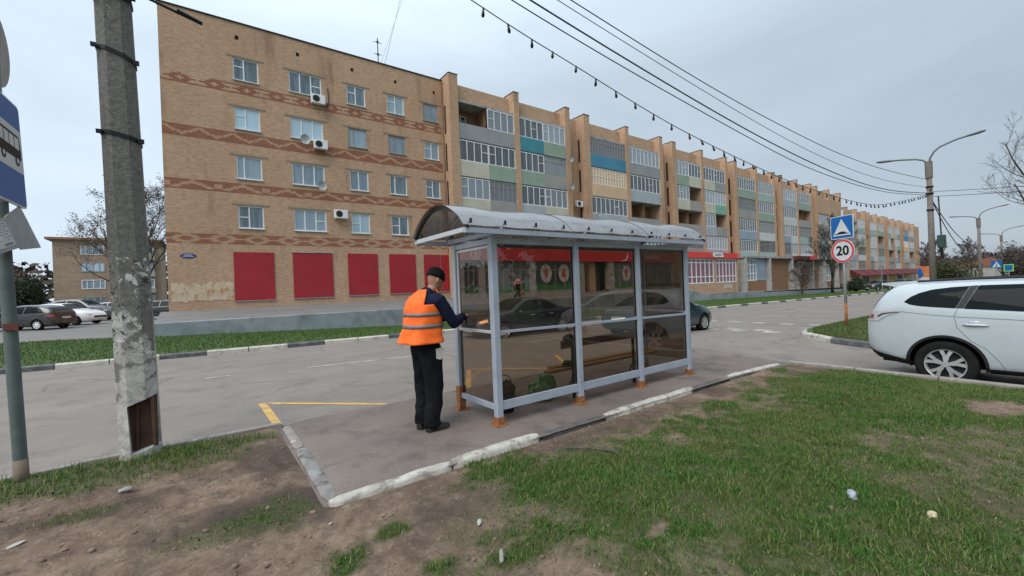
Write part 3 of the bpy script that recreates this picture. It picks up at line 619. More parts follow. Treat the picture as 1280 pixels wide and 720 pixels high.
def unit(par, X0, dz, spec, floors=4, z0=4.55, top=17.05, W1=5.1, extra_top=None):
    FY = 27.0; bx = []
    # piers
    xs = [X0, X0+.72+W1, X0+.72+W1+.5+W1]
    ws = [.72, .5, .55]
    for i, (x, w_) in enumerate(zip(xs, ws)):
        mb = MB(); zt = top+dz+.22; mb.box(x, x+w_, FY-.05, BY+.5, .2+dz, zt); mb.box(x-.03, x+w_+.03, FY-.08, BY+.5, zt+.003, zt+.05, 1)
        mb.build('pier', [M['brick'], M['darkgap']], par)
        if i == 0:   # dark slots in the flank of the big pier
            mb = MB()
            for f_ in range(floors): mb.box(x-.012, x-.002, BY-.42, BY-.2, z0+dz+f_*FH+.25, z0+dz+f_*FH+2.3)
            mb.build('slot', M['darkgap'], par)
    xr0 = xs[2]+ws[2]; xr1 = X0+13.8
    # back wall, parapet wall and stair bay
    mb = MB(); xb0 = X0; 
    mb.add([(X0, BY+.55, 0), (xr0, BY+.55, 0), (xr0, BY+.55, top+dz), (X0, BY+.55, top+dz)], [(0, 1, 2, 3)], 1)
    for (a, b_) in ((xs[0]+ws[0], xs[1]), (xs[1]+ws[1], xs[2])): mb.box(a, b_, BY-.35, BY+.5, z0+dz+floors*FH+.02, top+dz-.12)
    slots = [(xr0+.45, xr0+.75, z0+dz+f_*FH+.8, z0+dz+f_*FH+2.2) for f_ in range(floors)]
    hole_wall(mb, xr0, xr1, 0+dz, top+dz-.12, BY, slots)
    mb.add([(X0, BY, top+dz-.12), (xr1, BY, top+dz-.12), (xr1, BY+13, top+dz-.12), (X0, BY+13, top+dz-.12)], [(0, 1, 2, 3)])
    mb.add([(X0, BY+13, 0), (xr1, BY+13, 0), (xr1, BY+13, top+dz-.12), (X0, BY+13, top+dz-.12)], [(0, 1, 2, 3)])
    mb.build('wall', [M['brick'], M['brick2']], par)
    for s_ in slots: window(par, s_[0], s_[1], s_[2], s_[3], BY+.1, [], [], 'oldframe', 'pane_dark', .05, sill=False)
    for b in range(2):
        x0 = xs[b]+ws[b]+.004; x1 = xs[b+1]-.004; mid = (x0+x1)/2
        for f_ in range(floors+1): MB().box(x0, x1, FY+.1, BY+.5, z0+dz+f_*FH-.16, z0+dz+f_*FH).build('balcony_slab', M['concrete'], par)
        MB().box(mid-.06, mid+.06, FY+.35, BY+.5, z0+dz+.003, z0+dz+floors*FH-.17).build('party_wall', M['brick2'], par)
        for f_ in range(floors):
            row = spec[b][floors-1-f_] if floors-1-f_ < len(spec[b]) else spec[b][-1]
            zf = z0+dz+f_*FH
            parts_ = [(x0, x1, row[0])] if len(row) == 1 else [(x0, mid-.004, row[0]), (mid+.004, x1, row[1])]
            for (a, c, st) in parts_:
                colr, gl = st
                if colr == 'brickwall':
                    MB().box(a, c, FY-.02, FY+.1, zf+.004, zf+FH-.17).build('infill_wall', M['brick'], par); continue
                MB().box(a+.002, c-.002, FY+.02, FY+.1, zf-.10, zf+1.03).build('balcony_panel', M['s_'+colr], par)
                glazing(a+.004, c-.004, zf+1.034, zf+2.56, FY+.1, gl, par)
                # door and window at the back of the loggia
                if gl in 'no': window(par, a+.5, a+1.5, zf+.3, zf+2.2, BY+.54, [a+1.0], [], 'white', 'pane_dark', sill=False)
c = lambda s, g_='w': (s, g_)
U1 = [[[c('grey', 'n'), c('grey')], [c('cream'), c('green')], [c('cream'), c('conc', 'o')], [c('lgrey'), c('conc')]],
      [[c('turq'), c('green', 'b')], [c('green'), c('conc', 'o')], [c('lgrey'), c('cream')], [c('lgreen'), c('conc', 'n')]]]
U2 = [[[c('blue', 'o')], [c('tan', 't')], [c('lgrey')], [c('conc', 'o')]], [[c('grey')], [c('lgrey')], [c('conc', 'n')], [c('conc')]]]
U3 = [[[c('green'), c('cream')], [c('cream', 'w'), c('conc', 'n')], [c('conc', 'n')], [c('conc', 'o')]], [[c('cream'), c('grey', 'b')], [c('cream'), c('bgreen')], [c('lgrey'), c('conc', 'n')], [c('lgrey')]]]
U4 = [[[c('green')], [c('conc', 'o')], [c('bgrey')], [c('lgreen')]], [[c('lgreen')], [c('green')], [c('white', 'o')], [c('lgreen', 'o')]]]
U5 = [[[c('lgrey')], [c('white')], [c('bgrey'), c('white')], [c('conc', 'o'), c('cream')]], [[c('green')], [c('conc', 'n')], [c('lgreen', 'o')], [c('white')]]]
U6 = [[[('brickwall', 'n')], [c('conc')], [c('lgreen')], [c('grey', 'o')]], [[('brickwall', 'n')], [c('lgrey', 'n')], [c('conc', 'o')], [c('white')]]]
for i, U in enumerate((U1, U2, U3, U4, U5, U6)): unit(bld, 14.78+13.75*i, -.0095*13.75*i, U)
for (ux, uz) in ((26.9, 12.6), (26.9, 10.2)): dish(ux-.5, uz, 27.0, .27)
aircon(28.0, 9.0, BY-.3)
dish(31.0-1.2, 8.1, 27.05, .27)
# --- shops on the ground floor ---------------------------------------------
mb = MB(); mb.box(14.85, 27.35, 26.62, 26.95, 3.70, 4.72); mb.box(27.35, 41.3, 26.62, 26.95, 3.68, 4.64)
fas = mb.build('shop_fascia', M['redsign'], bld)
MB().box(14.86, 18.0, 26.6, 26.617, 3.72, 4.70).build('faded_panel', M['pinksign'], fas)
mb = MB()
for k in range(28):
    a = 2*math.pi*k/28; b_ = 2*math.pi*(k+1)/28
    P0 = [(16.25+q*math.cos(t_), 26.596, 4.2+q*math.sin(t_)) for q, t_ in ((.36, a), (.43, a), (.43, b_), (.36, b_))]; mb.add(P0, [(0, 1, 2, 3)])
mb.build('logo_ring', M['white'], fas)
text_mesh('logo_digit', '5', .72, M['white'], fas, lambda a, b_, d: (16.25+a, 26.594-d, 4.2+b_), bold=.012)
# white word on the fascia (letters unreadable in the photograph: plain upright strokes) and a swoosh
mb = MB()
x = 34.6
for w_ in (.5, .42, .46, .42, .5, .3, .46, .44): mb.box(x, x+.1, 26.6, 26.617, 3.95, 4.42); mb.box(x+w_-.13, x+w_-.04, 26.6, 26.617, 3.95, 4.42); mb.box(x+.103, x+w_-.133, 26.6, 26.616, 4.33 if w_ > .43 else 4.15, 4.42 if w_ > .43 else 4.23); x += w_+.08
mb.tube([(32.7, 26.6, 3.75), (33.3, 26.6, 3.85), (33.5, 26.6, 4.2), (33.45, 26.6, 4.5)], .05, 5)
mb.build('sign_lettering', M['white'], fas)
M['stickgreen'] = pm('green_window_film', (.03, .16, .05), .5, (.05, .22, .06), 3)
M['stickwhite'] = pm('white_window_film', (.6, .6, .58), .5); M['stickred'] = pm('red_window_film', (.55, .04, .05), .5)
def shopwin(x0, x1, z0, z1, y, n, ovals=0, frame='oldframe'):
    fr = MB(); frame_bars(fr, x0, x1, z0, z1, y, [x0+(x1-x0)*i/n for i in range(1, n)], [(x0, x1, z0+(z1-z0)*.72)], .07)
    o = fr.build('shop_window', M[frame], bld)
    MB().box(x0, x1, y-.02, y-.004, z0, z1).build('pane', M['pane_shop'], o)
    if frame == 'oldframe':
        mb = MB(); P = [(x0+.05, z0+.05), (x1-.05, z0+.05)]
        for k in range(24, -1, -1): P.append((x0+.05+(x1-x0-.1)*k/24, z0+.55+.14*math.sin(k*1.9)+.1*math.sin(k*.7)))
        mb.prism(P, lambda a, b_, d: (a, y-.024-d, b_), .004); mb.build('window_film', M['stickgreen'], o)
        for q in range(ovals):
            cx = x0+(x1-x0)*(q+.6)/(ovals+.2); mb = MB(); P = [(cx+.62*math.cos(2*math.pi*k/24), (z0+z1)/2+.25+.78*math.sin(2*math.pi*k/24)) for k in range(24)]
            mb.prism(P, lambda a, b_, d: (a, y-.03-d, b_), .006); ov = mb.build('round_sticker', M['stickwhite'], o)
            mb = MB(); P = [(cx+.36*math.cos(2*math.pi*k/7+q)*(1 if k % 2 else .5), (z0+z1)/2+.25+.42*math.sin(2*math.pi*k/7+q)) for k in range(7)]
            mb.prism(P, lambda a, b_, d: (a, y-.045-d, b_), .006); mb.build('sticker_mark', M['stickred'], ov)
shopwin(15.3, 16.6, 1.2, 3.68, 26.9, 3); shopwin(17.1, 21.45, 1.2, 3.68, 26.9, 5); shopwin(22.0, 26.45, 1.2, 3.68, 26.9, 4, 2)
shopwin(31.6, 35.5, 1.1, 3.6, 26.9, 4, 1); shopwin(36.2, 41.0, 1.1, 3.6, 26.9, 4)
for a, b_ in ((14.82, 15.29), (16.61, 17.09), (21.46, 21.99), (26.46, 27.6), (30.8, 31.59), (35.51, 36.19), (41.01, 41.4)): MB().box(a, b_, 26.72, 27.2, .6, 3.69).build('shop_pier', M['lconc'], bld)
mb = MB(); mb.box(14.83, 27.6, 26.78, 27.3, .55, 1.19); mb.box(30.8, 41.4, 26.78, 27.3, .5, 1.09); mb.build('shop_plinth', M['concrete'], bld)
dr = MB().box(27.7, 30.7, 27.6, 27.7, .8, 3.6).build('shop_door', M['pane_dark'], bld)
mb = MB(); frame_bars(mb, 27.75, 30.65, .85, 3.6, 27.6, [29.2], [(27.75, 30.65, 2.9)], .08); mb.build('door_frame', M['black'], dr)
mb = MB(); mb.box(27.3, 31.2, 25.3, 27.55, .6, .8); mb.build('door_step', M['concrete'], bld)
# red front shop
ks = [(42.9, 48.4), (48.9, 53.7)]
mb = MB(); mb.box(42.75, 54.1, 26.06, 26.9, .0, 1.2); mb.box(48.41, 48.89, 26.06, 26.5, 1.203, 4.2); mb.box(53.71, 54.1, 26.06, 27.2, 1.203, 4.2); mb.box(42.55, 42.88, 26.06, 27.2, 1.203, 4.2)
mb.build('shopfront_wall', M['brick'], bld)
for x0, x1 in ks:
    mb = MB(); n = 6; frame_bars(mb, x0, x1, 1.23, 4.08, 26.2, [x0+(x1-x0)*i/n for i in range(1, n)], [(x0, x1, 2.0), (x0, x1, 3.6)], .13, .09)
    fr = mb.build('shop_window', M['white'], bld); MB().box(x0, x1, 26.16, 26.19, 1.25, 4.05).build('pane', M['pinkcurtain'], fr)
mb = MB(); mb.box(42.6, 54.3, 25.85, 26.5, 4.12, 4.78); kf = mb.build('shop_fascia', M['redkiosk'], bld)
mb = MB(); P = [(48.0, 4.26), (50.3, 4.26), (50.0, 4.74), (48.2, 4.8), (47.8, 4.55)]; mb.prism(P, lambda a, b_, d: (a, 25.84-d, b_), .03); lg = mb.build('logo_board', M['white'], kf)
mb = MB()
for k in range(5): mb.box(48.35+k*.3, 48.5+k*.3, 25.79, 25.807, 4.42, 4.6)
mb.build('lettering', M['black'], lg)
MB().box(53.6, 54.35, 25.8, 25.84, 4.2, 4.75).build('side_board', M['pinksign'], kf)
MB().box(50.6, 52.4, 26.03, 26.057, .55, .95).build('notice_board', M['s_cream'], bld)
# passage walls, window bay, awning further along
mb = MB(); mb.box(55.3, 97, 25.8, 27.9, 4.25, 4.5); mb.build('canopy_slab', M['concrete'], bld)
for x in (55.5, 62.4, 69.8, 71.6, 77.4, 82.6, 88.5, 93.5): MB().box(x, x+.35, 25.75, 28, -.8, 4.24).build('canopy_pier', M['lconc'], bld)
for q in ((55.9, 62.3, 26.3, 26.6, -.4, 1.25), (63.0, 69.7, 26.4, 26.7, -.6, 4.24), (72.0, 73.0, 26.6, 27.9, -.8, 4.24), (75.9, 77.3, 26.6, 27.9, -.8, 4.24), (73.001, 75.899, 26.6, 27.2, -.8, 1.0), (78, 82.5, 26.8, 27.9, -.8, 4.24), (83.1, 88.4, 26.8, 27.9, -.8, 4.2), (89, 93.4, 26.8, 27.9, -.8, 4.2)): MB().box(*q).build('passage_wall', M['brick2'], bld)
def bigwin(x0, x1, z0, z1, y, n, fm='white', pn='pane_loggia'):
    mb = MB(); frame_bars(mb, x0, x1, z0, z1, y, [x0+(x1-x0)*i/n for i in range(1, n)], [(x0, x1, z0+(z1-z0)*.33), (x0, x1, z0+(z1-z0)*.72)], .16, .09)
    fr = mb.build('shop_window', M[fm], bld); MB().box(x0, x1, y-.03, y-.004, z0, z1).build('pane', M[pn], fr)
bigwin(56.2, 59.6, 1.27, 4.2, 26.4, 4); bigwin(73.0, 75.9, 1.0, 4.0, 26.8, 3); bigwin(83.8, 87.8, .6, 3.6, 26.78, 4)
MB().box(59.65, 62.3, 26.3, 26.42, 1.3, 4.2).build('cladding_sheet', M['s_bgrey'], bld)
mb = MB(); mb.box(70.2, 77.2, 25.2, 26.0, 4.05, 4.62); aw = mb.build('awning', M['maroon'], bld)
MB().box(74.6, 77.3, 25.12, 25.19, 4.1, 4.66).build('awning_sign', M['redkiosk'], aw)
# roof aerial
mb = MB(); mb.tube([(10.2, 28.4, 17.0), (10.2, 28.4, 19.0)], .03, 6); mb.tube([(9.9, 28.4, 18.7), (10.5, 28.4, 18.7)], .02, 5); mb.tube([(9.95, 28.4, 17.9), (10.45, 28.4, 17.9)], .02, 5); mb.sphere((10.2, 28.4, 18.75), .09, .09, .09, 8, 5); mb.sphere((10.2, 28.4, 17.9), .09, .09, .09, 8, 5)
mb.build('aerial', M['wire'], bld)
mb = MB(); mb.tube([(10.6, 28.6, 17), (12.6, 28.6, 24.5)], .018, 4); mb.tube([(10.4, 28.8, 17.2), (12.9, 28.6, 24.5)], .012, 4); mb.build('aerial_wire', M['metal'], bld)
# second block further down the street, one storey lower on the slope
b2 = thing('apartment_building', 'farther and lower brick block of balconies with dark red shop awnings, beyond the long building', 'apartment block', (97, 28, -1))
V = [U4, U5, U3, U2]
for i in range(4): unit(b2, 98.2+13.3*i, -2.95-.1*i, V[i], W1=4.9)
mb = MB(); mb.box(150.9, 156, 27.2, 40, -2, 13.6); mb.build('wall', M['brick'], b2)
mb = MB(); mb.box(97.2, 151, 27.0, 28.0, -2, 1.58); mb.build('shop_wall', M['s_cream'], b2)
M['yel'] = pm('yellow_display', (.52, .38, .08), .5)
for i in range(8):
    x = 99+6.4*i; P = [(26.95, 2.5), (25.2, 1.35), (25.2, 1.15), (26.95, 1.5)]
    mb = MB(); mb.prism(P, lambda a, b_, d: (x+d, a, b_), 5.7); mb.build('awning', M['maroon'], b2)
    fr = MB(); frame_bars(fr, x+.6, x+5, -.9, 1.1, 26.97, [x+2, x+3.5], [], .14); q = fr.build('shop_window', M['white'], b2); MB().box(x+.6, x+5, 26.9, 26.94, -.9, 1.1).build('pane', M['yel'] if i % 2 == 0 else M['pane_shop'], q)
# ------------------------------------------------------------------ retaining walls
def rwall(label, pts, y0=24.0, y1=24.28, zb=-.6):
    mb = MB(); P = [(x, z) for x, z in pts]; n = len(P)
    mb.rings([[(x, y0, zb), (x, y0, z-.03), (x, y0+.03, z), (x, y1-.03, z), (x, y1, z-.03), (x, y1, zb)] for x, z in P])
    return tag(mb.build('retaining_wall', M['plaster'], None), label, 'wall')
rwall('long low blue grey rendered wall below the brick end facade and the shop walkway', [(-1.95, .655), (4, .645), (12, .62), (24, .7), (39, .84), (43.5, .0), (43.6, -.5)], zb=-1.0)
rwall('lower grey rendered wall running on in front of the red fronted shop', [(43.7, .0), (57, -.02), (57.1, -.3)], 24.3, 24.6, -1.5)
rwall('farthest low grey wall piece past the brick passage, sloping with the street', [(57.2, -.2), (66, -.35), (72, -.5), (88, -.75)], 24.3, 24.6, -2)
# ------------------------------------------------------------------ block at the left in the distance
b3 = thing('apartment_building', 'pale panelled four storey block in the left background behind bare trees and parked cars', 'apartment block', (-12, 95, 0))
mb = MB(); mb.box(-18.6, -5.6, 95, 107, 0, 12.0); mb.build('wall', M['brick_far'], b3)
mb = MB(); mb.box(-19.3, -5.2, 94.4, 107.5, 12.003, 12.35); mb.build('roof_edge', M['brick2'], b3)
for k in range(4):
    for x0, x1, lo in ((-15.6, -12.6, 0), (-10.2, -6.4, 1)):
        z = 1.4+2.75*k
        if lo: MB().box(x0, x1, 93.9, 94.99, z-.9, z).build('balcony', M['s_conc'], b3)
        window(b3, x0+.1, x1-.1, z+.01, z+1.5, 94.98 if not lo else 94.2, [x0+(x1-x0)*q/4 for q in (1, 2, 3)], [], 'white' if k % 2 else 'oldframe', 'pane', .12, sill=False)
# ------------------------------------------------------------------ bus shelter
SX = [2.60, 3.86, 5.10, 6.34]; YB, YF = 3.90, 4.74; ZB = .05
sh = thing('bus_shelter', 'grey blue steel bus shelter with brown tinted panels and a rounded clear roof', 'bus shelter', (4.47, 4.3, ZB))
def post(x, y, zt=2.12, w=.078):
    o = MB().box(x-w/2, x+w/2, y-w/2, y+w/2, ZB+.015, zt).build('post', M['shelter'], sh, bevel=.006)
    mb = MB(); mb.box(x-.075, x+.075, y-.068, y+.068, ZB-.01, ZB+.011); mb.box(x-w/2-.003, x+w/2+.003, y-w/2-.003, y+w/2+.003, ZB+.015, ZB+.075+.02*random.random())
    for a in (-.058, .058):
        for b_ in (-.058, .058): mb.tube([(x+a, y+b_, ZB+.011), (x+a, y+b_, ZB+.03)], .010, 6)
    mb.build('base_plate', M['rust'], o, bevel=.003); return o
for x in SX: post(x, YB)
pf = post(SX[0], YF); post(SX[3], YF)
# the near left upright is rusty low down
MB().box(SX[0]-.046, SX[0]+.046, YF-.046, YF+.046, ZB+.1, ZB+.30).build('rusty_sleeve', M['rust'], pf)
mr_ = [1.07, 1.055, 1.04, 1.025]
def rail(name, a, b_, h=.05, d=.04, m='shelter', par=sh):
    a = Vector(a); b_ = Vector(b_); dr_ = (b_-a).normalized(); n_ = Vector((-dr_.y, dr_.x, 0)).normalized()*d/2; up = Vector((0, 0, h/2))
    mb = MB(); mb.add([a-n_-up, b_-n_-up, b_+n_-up, a+n_-up, a-n_+up, b_-n_+up, b_+n_+up, a+n_+up], [(0, 3, 2, 1), (4, 5, 6, 7), (0, 1, 5, 4), (1, 2, 6, 5), (2, 3, 7, 6), (3, 0, 4, 7)])
    return mb.build(name, M[m], par, bevel=.003)
hw = .0405
for i in range(3):
    a, b_ = SX[i]+hw, SX[i+1]-hw
    rail('bottom_rail', (a, YB, .255), (b_, YB, .255), .095, .045)
    rail('middle_rail', (a, YB, mr_[i]), (b_, YB, mr_[i+1]), .032, .03)
    rail('top_rail', (a, YB, 2.085), (b_, YB, 2.085), .06, .05)
    for z0, z1 in ((.305, 1.03), (1.075, 2.052)):
        gp_ = MB().box(a+.004, b_-.004, YB+.004, YB+.009, z0, z1).build('glass_panel', M['glass'], sh)
        mb = MB()
        for xx in (a+.002, b_-.014): mb.box(xx, xx+.012, YB-.002, YB+.015, z0, z1)
        mb.build('gasket', M['black'], gp_)
for x in (SX[0], SX[3]):
    a, b_ = YB+hw, YF-hw
    rail('bottom_rail', (x, a, .235), (x, b_, .235), .06, .04)
    rail('middle_rail', (x, a, 1.07), (x, b_, 1.07), .032, .03, 'shelter_l')
    rail('top_rail', (x, a, 2.085), (x, b_, 2.085), .06, .05)
    for z0, z1 in ((.275, 1.05), (1.09, 2.052)):
        gp_ = MB().box(x-.003, x+.003, a+.004, b_-.004, z0, z1).build('glass_panel', M['glass'], sh)
        if z0 > 1:
            mb = MB(); q0, q1 = a+.01, b_-.01; w_ = .028
            mb.box(x-.014, x+.014, q0, q0+w_, z0, z1-.01); mb.box(x-.014, x+.014, q1-w_, q1, z0, z1-.01); mb.box(x-.014, x+.014, q0+w_, q1-w_, z1-.038, z1-.01)
            mb.build('panel_frame', M['shelter_l'], gp_)
# roof
YE0, YE1, XR0, XR1 = 3.70, 4.98, 2.16, 6.64
ZE = 2.16; RISE = .295
def arch(y):
    t_ = (y-YE0)/(YE1-YE0); return ZE+.055+RISE*math.sin(math.pi*min(1, max(0, t_)))**.8
rail('eave_beam', (XR0, YE0+.03, ZE), (XR1, YE0+.03, ZE), .055, .05); rail('eave_beam', (XR0, YE1-.03, ZE), (XR1, YE1-.03, ZE), .055, .05)
NA = 15; ya = [YE0+(YE1-YE0)*i/(NA-1) for i in range(NA)]
for k, x in enumerate([XR0+.02] + SX + [XR1-.02]):
    end = k in (0, 5)
    rail('cross_beam', (x, YE0+.06, ZE+.01), (x, YE1-.06, ZE+.01), .05, .035, 'shelter_l' if end else 'shelter')
    mb = MB(); rg = []
    for y in ya: rg.append([(x-.015, y, arch(y)-.035), (x+.015, y, arch(y)-.035), (x+.015, y, arch(y)-.004), (x-.015, y, arch(y)-.004)])
    mb.rings(rg); mb.build('roof_rib', M['shelter'] if not end else M['black'], sh)
segs = np.linspace(XR0-.03, XR1+.03, 4)
for i in range(3):
    P = []
    xa, xb = segs[i]+(.0 if i == 0 else .0), segs[i+1]+(.04 if i < 2 else 0)
    for x in lin(xa, xb, .12):
        sag = .012*math.sin((x-segs[i])/(segs[i+1]-segs[i])*math.pi*3)
        P.append([(x, y, arch(y)+.004+.006*i+sag*math.sin(math.pi*j/(NA-1)) - (.012*abs(math.sin((x-XR0)*7.1)) if j in (0, NA-1) else 0)) for j, y in enumerate(ya)])
    mb = MB(); mb.grid(P)
    mb.grid([[(a, b_, c_-.005) for a, b_, c_ in row] for row in P])
    mb.build('roof_sheet', M['poly'], sh, True)
for x in lin(XR0+.08, XR1-.08, .44):
    for y in (YE0+.035, YE1-.035): MB().tube([(x, y, arch(y)-.02), (x, y, arch(y)+.03)], .014, 6).build('roof_bolt', M['black'], sh)
# bench and back board (fixed to the shelter)
mb = MB()
be = thing('bench', 'bench of two orange planks on thin bent legs inside the bus shelter', 'bench', (4.75, 4.3, ZB), None)
for y0, z in ((4.20, .41), (4.36, .415)): MB().box(3.62 if y0 < 4.3 else 3.82, 5.95, y0, y0+.12, z, z+.035).build('plank', M['wood'], be, bevel=.005)
for x in (4.2, 5.5):
    mb = MB(); mb.tube([(x, 4.2, .405), (x, 4.46, .405)], .017, 6); mb.tube([(x, 4.34, .40), (x+.12, 4.28, .05)], .015, 6); mb.tube([(x, 4.3, .40), (x-.1, 4.4, .05)], .015, 6); mb.build('leg', M['dark'], be)
MB().box(3.72, 5.45, 4.06, 4.085, .74, .84).build('backrest', M['brownboard'], be, bevel=.004)
mb = MB(); random.seed(5)
for x in (3.95, 5.2): mb.box(x-.02, x+.02, 4.086, 4.11, .06, .82)
mb.build('backrest_post', M['dark'], be)
# things people left at the stop
def blob(name, label, cat, c_, rx, ry, rz, mat, amp=.25, fr=9, seed=1, nu=22, nv=14, flat=True):
    mb = MB(); rg = []
    for i in range(nv):
        t_ = math.pi*(i+.03)/(nv-1+.06); row = []
        for j in range(nu):
            a = 2*math.pi*j/nu; x, y, z = math.sin(t_)*math.cos(a), math.sin(t_)*math.sin(a), -math.cos(t_)
            k = 1+amp*(float(fbm(x*fr*.3+seed*7+z*2.1, y*fr*.3+z*fr*.3+3, 3))-.5)*2
            row.append((c_[0]+rx*x*k, c_[1]+ry*y*k, c_[2]+max(-rz*.55, rz*z*k) if flat else c_[2]+rz*z*k))
        rg.append(row)
    mb.rings(rg); o = mb.build(name, mat, None, True, auto=55)
    return tag(o, label, cat)
M['greenbag'] = pm('green_plastic_bag', (.12, .42, .20), .35, (.08, .33, .15), 9, .3, 18)
blob('plastic_bag', 'crumpled green plastic bag on the platform under the bench', 'bag', (3.66, 4.42, .15), .2, .14, .19, M['greenbag'], .55, 9, 2)
bk = thing('bucket', 'black rubber bucket with rags standing inside the shelter by the left corner', 'bucket', (2.95, 4.28, ZB))
mb = MB(); rg = []
for r_, z in ((.10, ZB), (.105, ZB+.005), (.135, ZB+.27), (.142, ZB+.275), (.142, ZB+.29), (.128, ZB+.29), (.10, ZB+.05)): rg.append([(2.95+r_*math.cos(2*math.pi*j/22), 4.28+r_*math.sin(2*math.pi*j/22), z) for j in range(22)])
mb.rings(rg); mb.build('pail', M['dark'], bk, True, auto=40)
mb = MB(); mb.tube([(2.95+.14*math.cos(a), 4.28+.03, ZB+.28+.16*math.sin(a)) for a in np.linspace(0, math.pi, 14)], .006, 5); mb.build('handle', M['metal'], bk)
M['rag'] = pm('dark_rag', (.05, .055, .05), .95, (.12, .11, .09), 14, .5, 30)
blob('rag', 'bunched dark rag stuffed in the top of the black bucket', 'rag', (2.95, 4.28, .33), .11, .11, .08, M['rag'], .6, 12, 4)
blob('rag', 'dark muddy rag heap lying on the platform behind the bucket', 'rag', (3.18, 4.5, .085), .2, .13, .07, M['rag'], .7, 12, 6)
blob('work_glove', 'black work glove lying on the top edge of the bench backrest', 'glove', (3.86, 4.07, .865), .09, .05, .045, M['black'], .7, 14, 8)
blob('work_glove', 'black work glove lying on the orange bench planks', 'glove', (4.05, 4.3, .475), .1, .06, .04, M['black'], .7, 14, 9)
# ------------------------------------------------------------------ concrete lamp pole at the left
cp = thing('concrete_pole', 'tall grey concrete utility pole with flaking whitewash and a rusty opening at its foot', 'utility pole', (-.53, 5.62, 0))
def pole_ring(z):
    k = z/9.0; a = .155-.045*k; b_ = .15-.045*k; cx = -.535-.085*z/4.6; ch_ = .06
    return [(cx+x, 5.62+y, z) for x, y in ((-a, -b_+ch_), (-a*.45, -b_), (a*.45, -b_), (a, -b_+ch_), (a, b_-ch_), (a-ch_, b_), (-a+ch_, b_), (-a, b_-ch_))]
m, t, b, o = nodes('pole_concrete'); v = geovec(t); sp = t.nodes.new('ShaderNodeSeparateXYZ'); t.links.new(v, sp.inputs[0])
cc = mixc(t, ramp(t, noise(t, v, 28, 5, .75), .35, .65), (.205, .195, .175), (.10, .095, .085))
cc = mixc(t, ramp(t, noise(t, v, 60, 2, .5), .66, .72), cc, (.36, .34, .31))
wn_ = noise(t, v, 7, 7, .68)
hgt = mth(t, 'ADD', wn_, mth(t, 'MULTIPLY', sp.outputs[2], -.21))      # whitewash survives low down, flakes above
cc = mixc(t, ramp(t, hgt, .235, .31), cc, mixc(t, ramp(t, noise(t, v, 14, 6, .7), .4, .66), (.56, .54, .50), (.31, .295, .275)))
fl = noise(t, v, 11, 7, .72); band_ = mth(t, 'MULTIPLY', mth(t, 'GREATER_THAN', sp.outputs[2], 1.0), mth(t, 'LESS_THAN', sp.outputs[2], 2.0))
cc = mixc(t, mth(t, 'MULTIPLY', band_, ramp(t, fl, .565, .585)), cc, (.58, .57, .54))
fl2 = noise(t, v, 15, 6, .72)
cc = mixc(t, mth(t, 'MULTIPLY', band_, ramp(t, fl2, .585, .60)), cc, (.03, .028, .026))
t.links.new(cc, b.inputs['Base Color']); b.inputs['Roughness'].default_value = .95; bump(t, b, noise(t, v, 45, 6, .75), .8, .012); M['polecon'] = m
mb = MB(); mb.rings([pole_ring(z) for z in np.linspace(-.2, 9, 24)]); shaft = mb.build('shaft', M['polecon'], cp)
# recess at the foot: cut by a boolean so it is a real hole
def boolean(o, cutter, op='DIFFERENCE'):
    md = o.modifiers.new('b', 'BOOLEAN'); md.operation = op; md.object = cutter; md.solver = 'EXACT'
    dg = bpy.context.evaluated_depsgraph_get(); me = bpy.data.meshes.new_from_object(o.evaluated_get(dg)); o.modifiers.clear(); old = o.data; o.data = me
    bpy.data.objects.remove(cutter); return o
ct = MB(); P = [(-.60, .10), (-.33, .16), (-.36, .66), (-.62, .56)]
ct.prism(P, lambda a, b_, d: (a, 5.40+d, b_), .2); cutter = ct.build('cut', M['rustdark']); boolean(shaft, cutter)
mb = MB(); mb.box(-.66, -.405, 5.575, 5.60, .06, .70); mb.tube([(-.42, 5.52, .14), (-.43, 5.52, .62)], .022, 6); mb.tube([(-.56, 5.55, .12), (-.55, 5.55, .56)], .012, 5); mb.build('rusty_cavity', M['rustdark'], cp)
for z, tl in ((4.52, .02), (3.98, -.05), (3.18, -.03)):
    rg = pole_ring(z); cx = sum(q[0] for q in rg)/8; mb = MB()
    R2 = [[(cx+(q[0]-cx)*s, 5.62+(q[1]-5.62)*s, z+dz+tl*(q[0]-cx)/.15) for q in rg] for s, dz in ((1.0, -.02), (1.07, -.02), (1.07, .02), (1.0, .02))]
    mb.rings(R2, cap=False); mb.box(cx-.17, cx-.13, 5.5, 5.53, z-.03-tl, z+.005-tl); mb.box(cx+.13, cx+.175, 5.5, 5.53, z-.01+tl*1.4, z+.03+tl*1.4); mb.build('strap', M['black'], cp)
mb = MB(); mb.tube([(-.95, 5.44, 4.56), (-.56, 5.44, 4.62), (.09, 5.5, 4.48)], .014, 6); mb.tube([(-.12, 5.47, 4.54), (.09, 5.5, 4.487)], .02, 6); mb.build('bracket_rod', M['black'], cp)
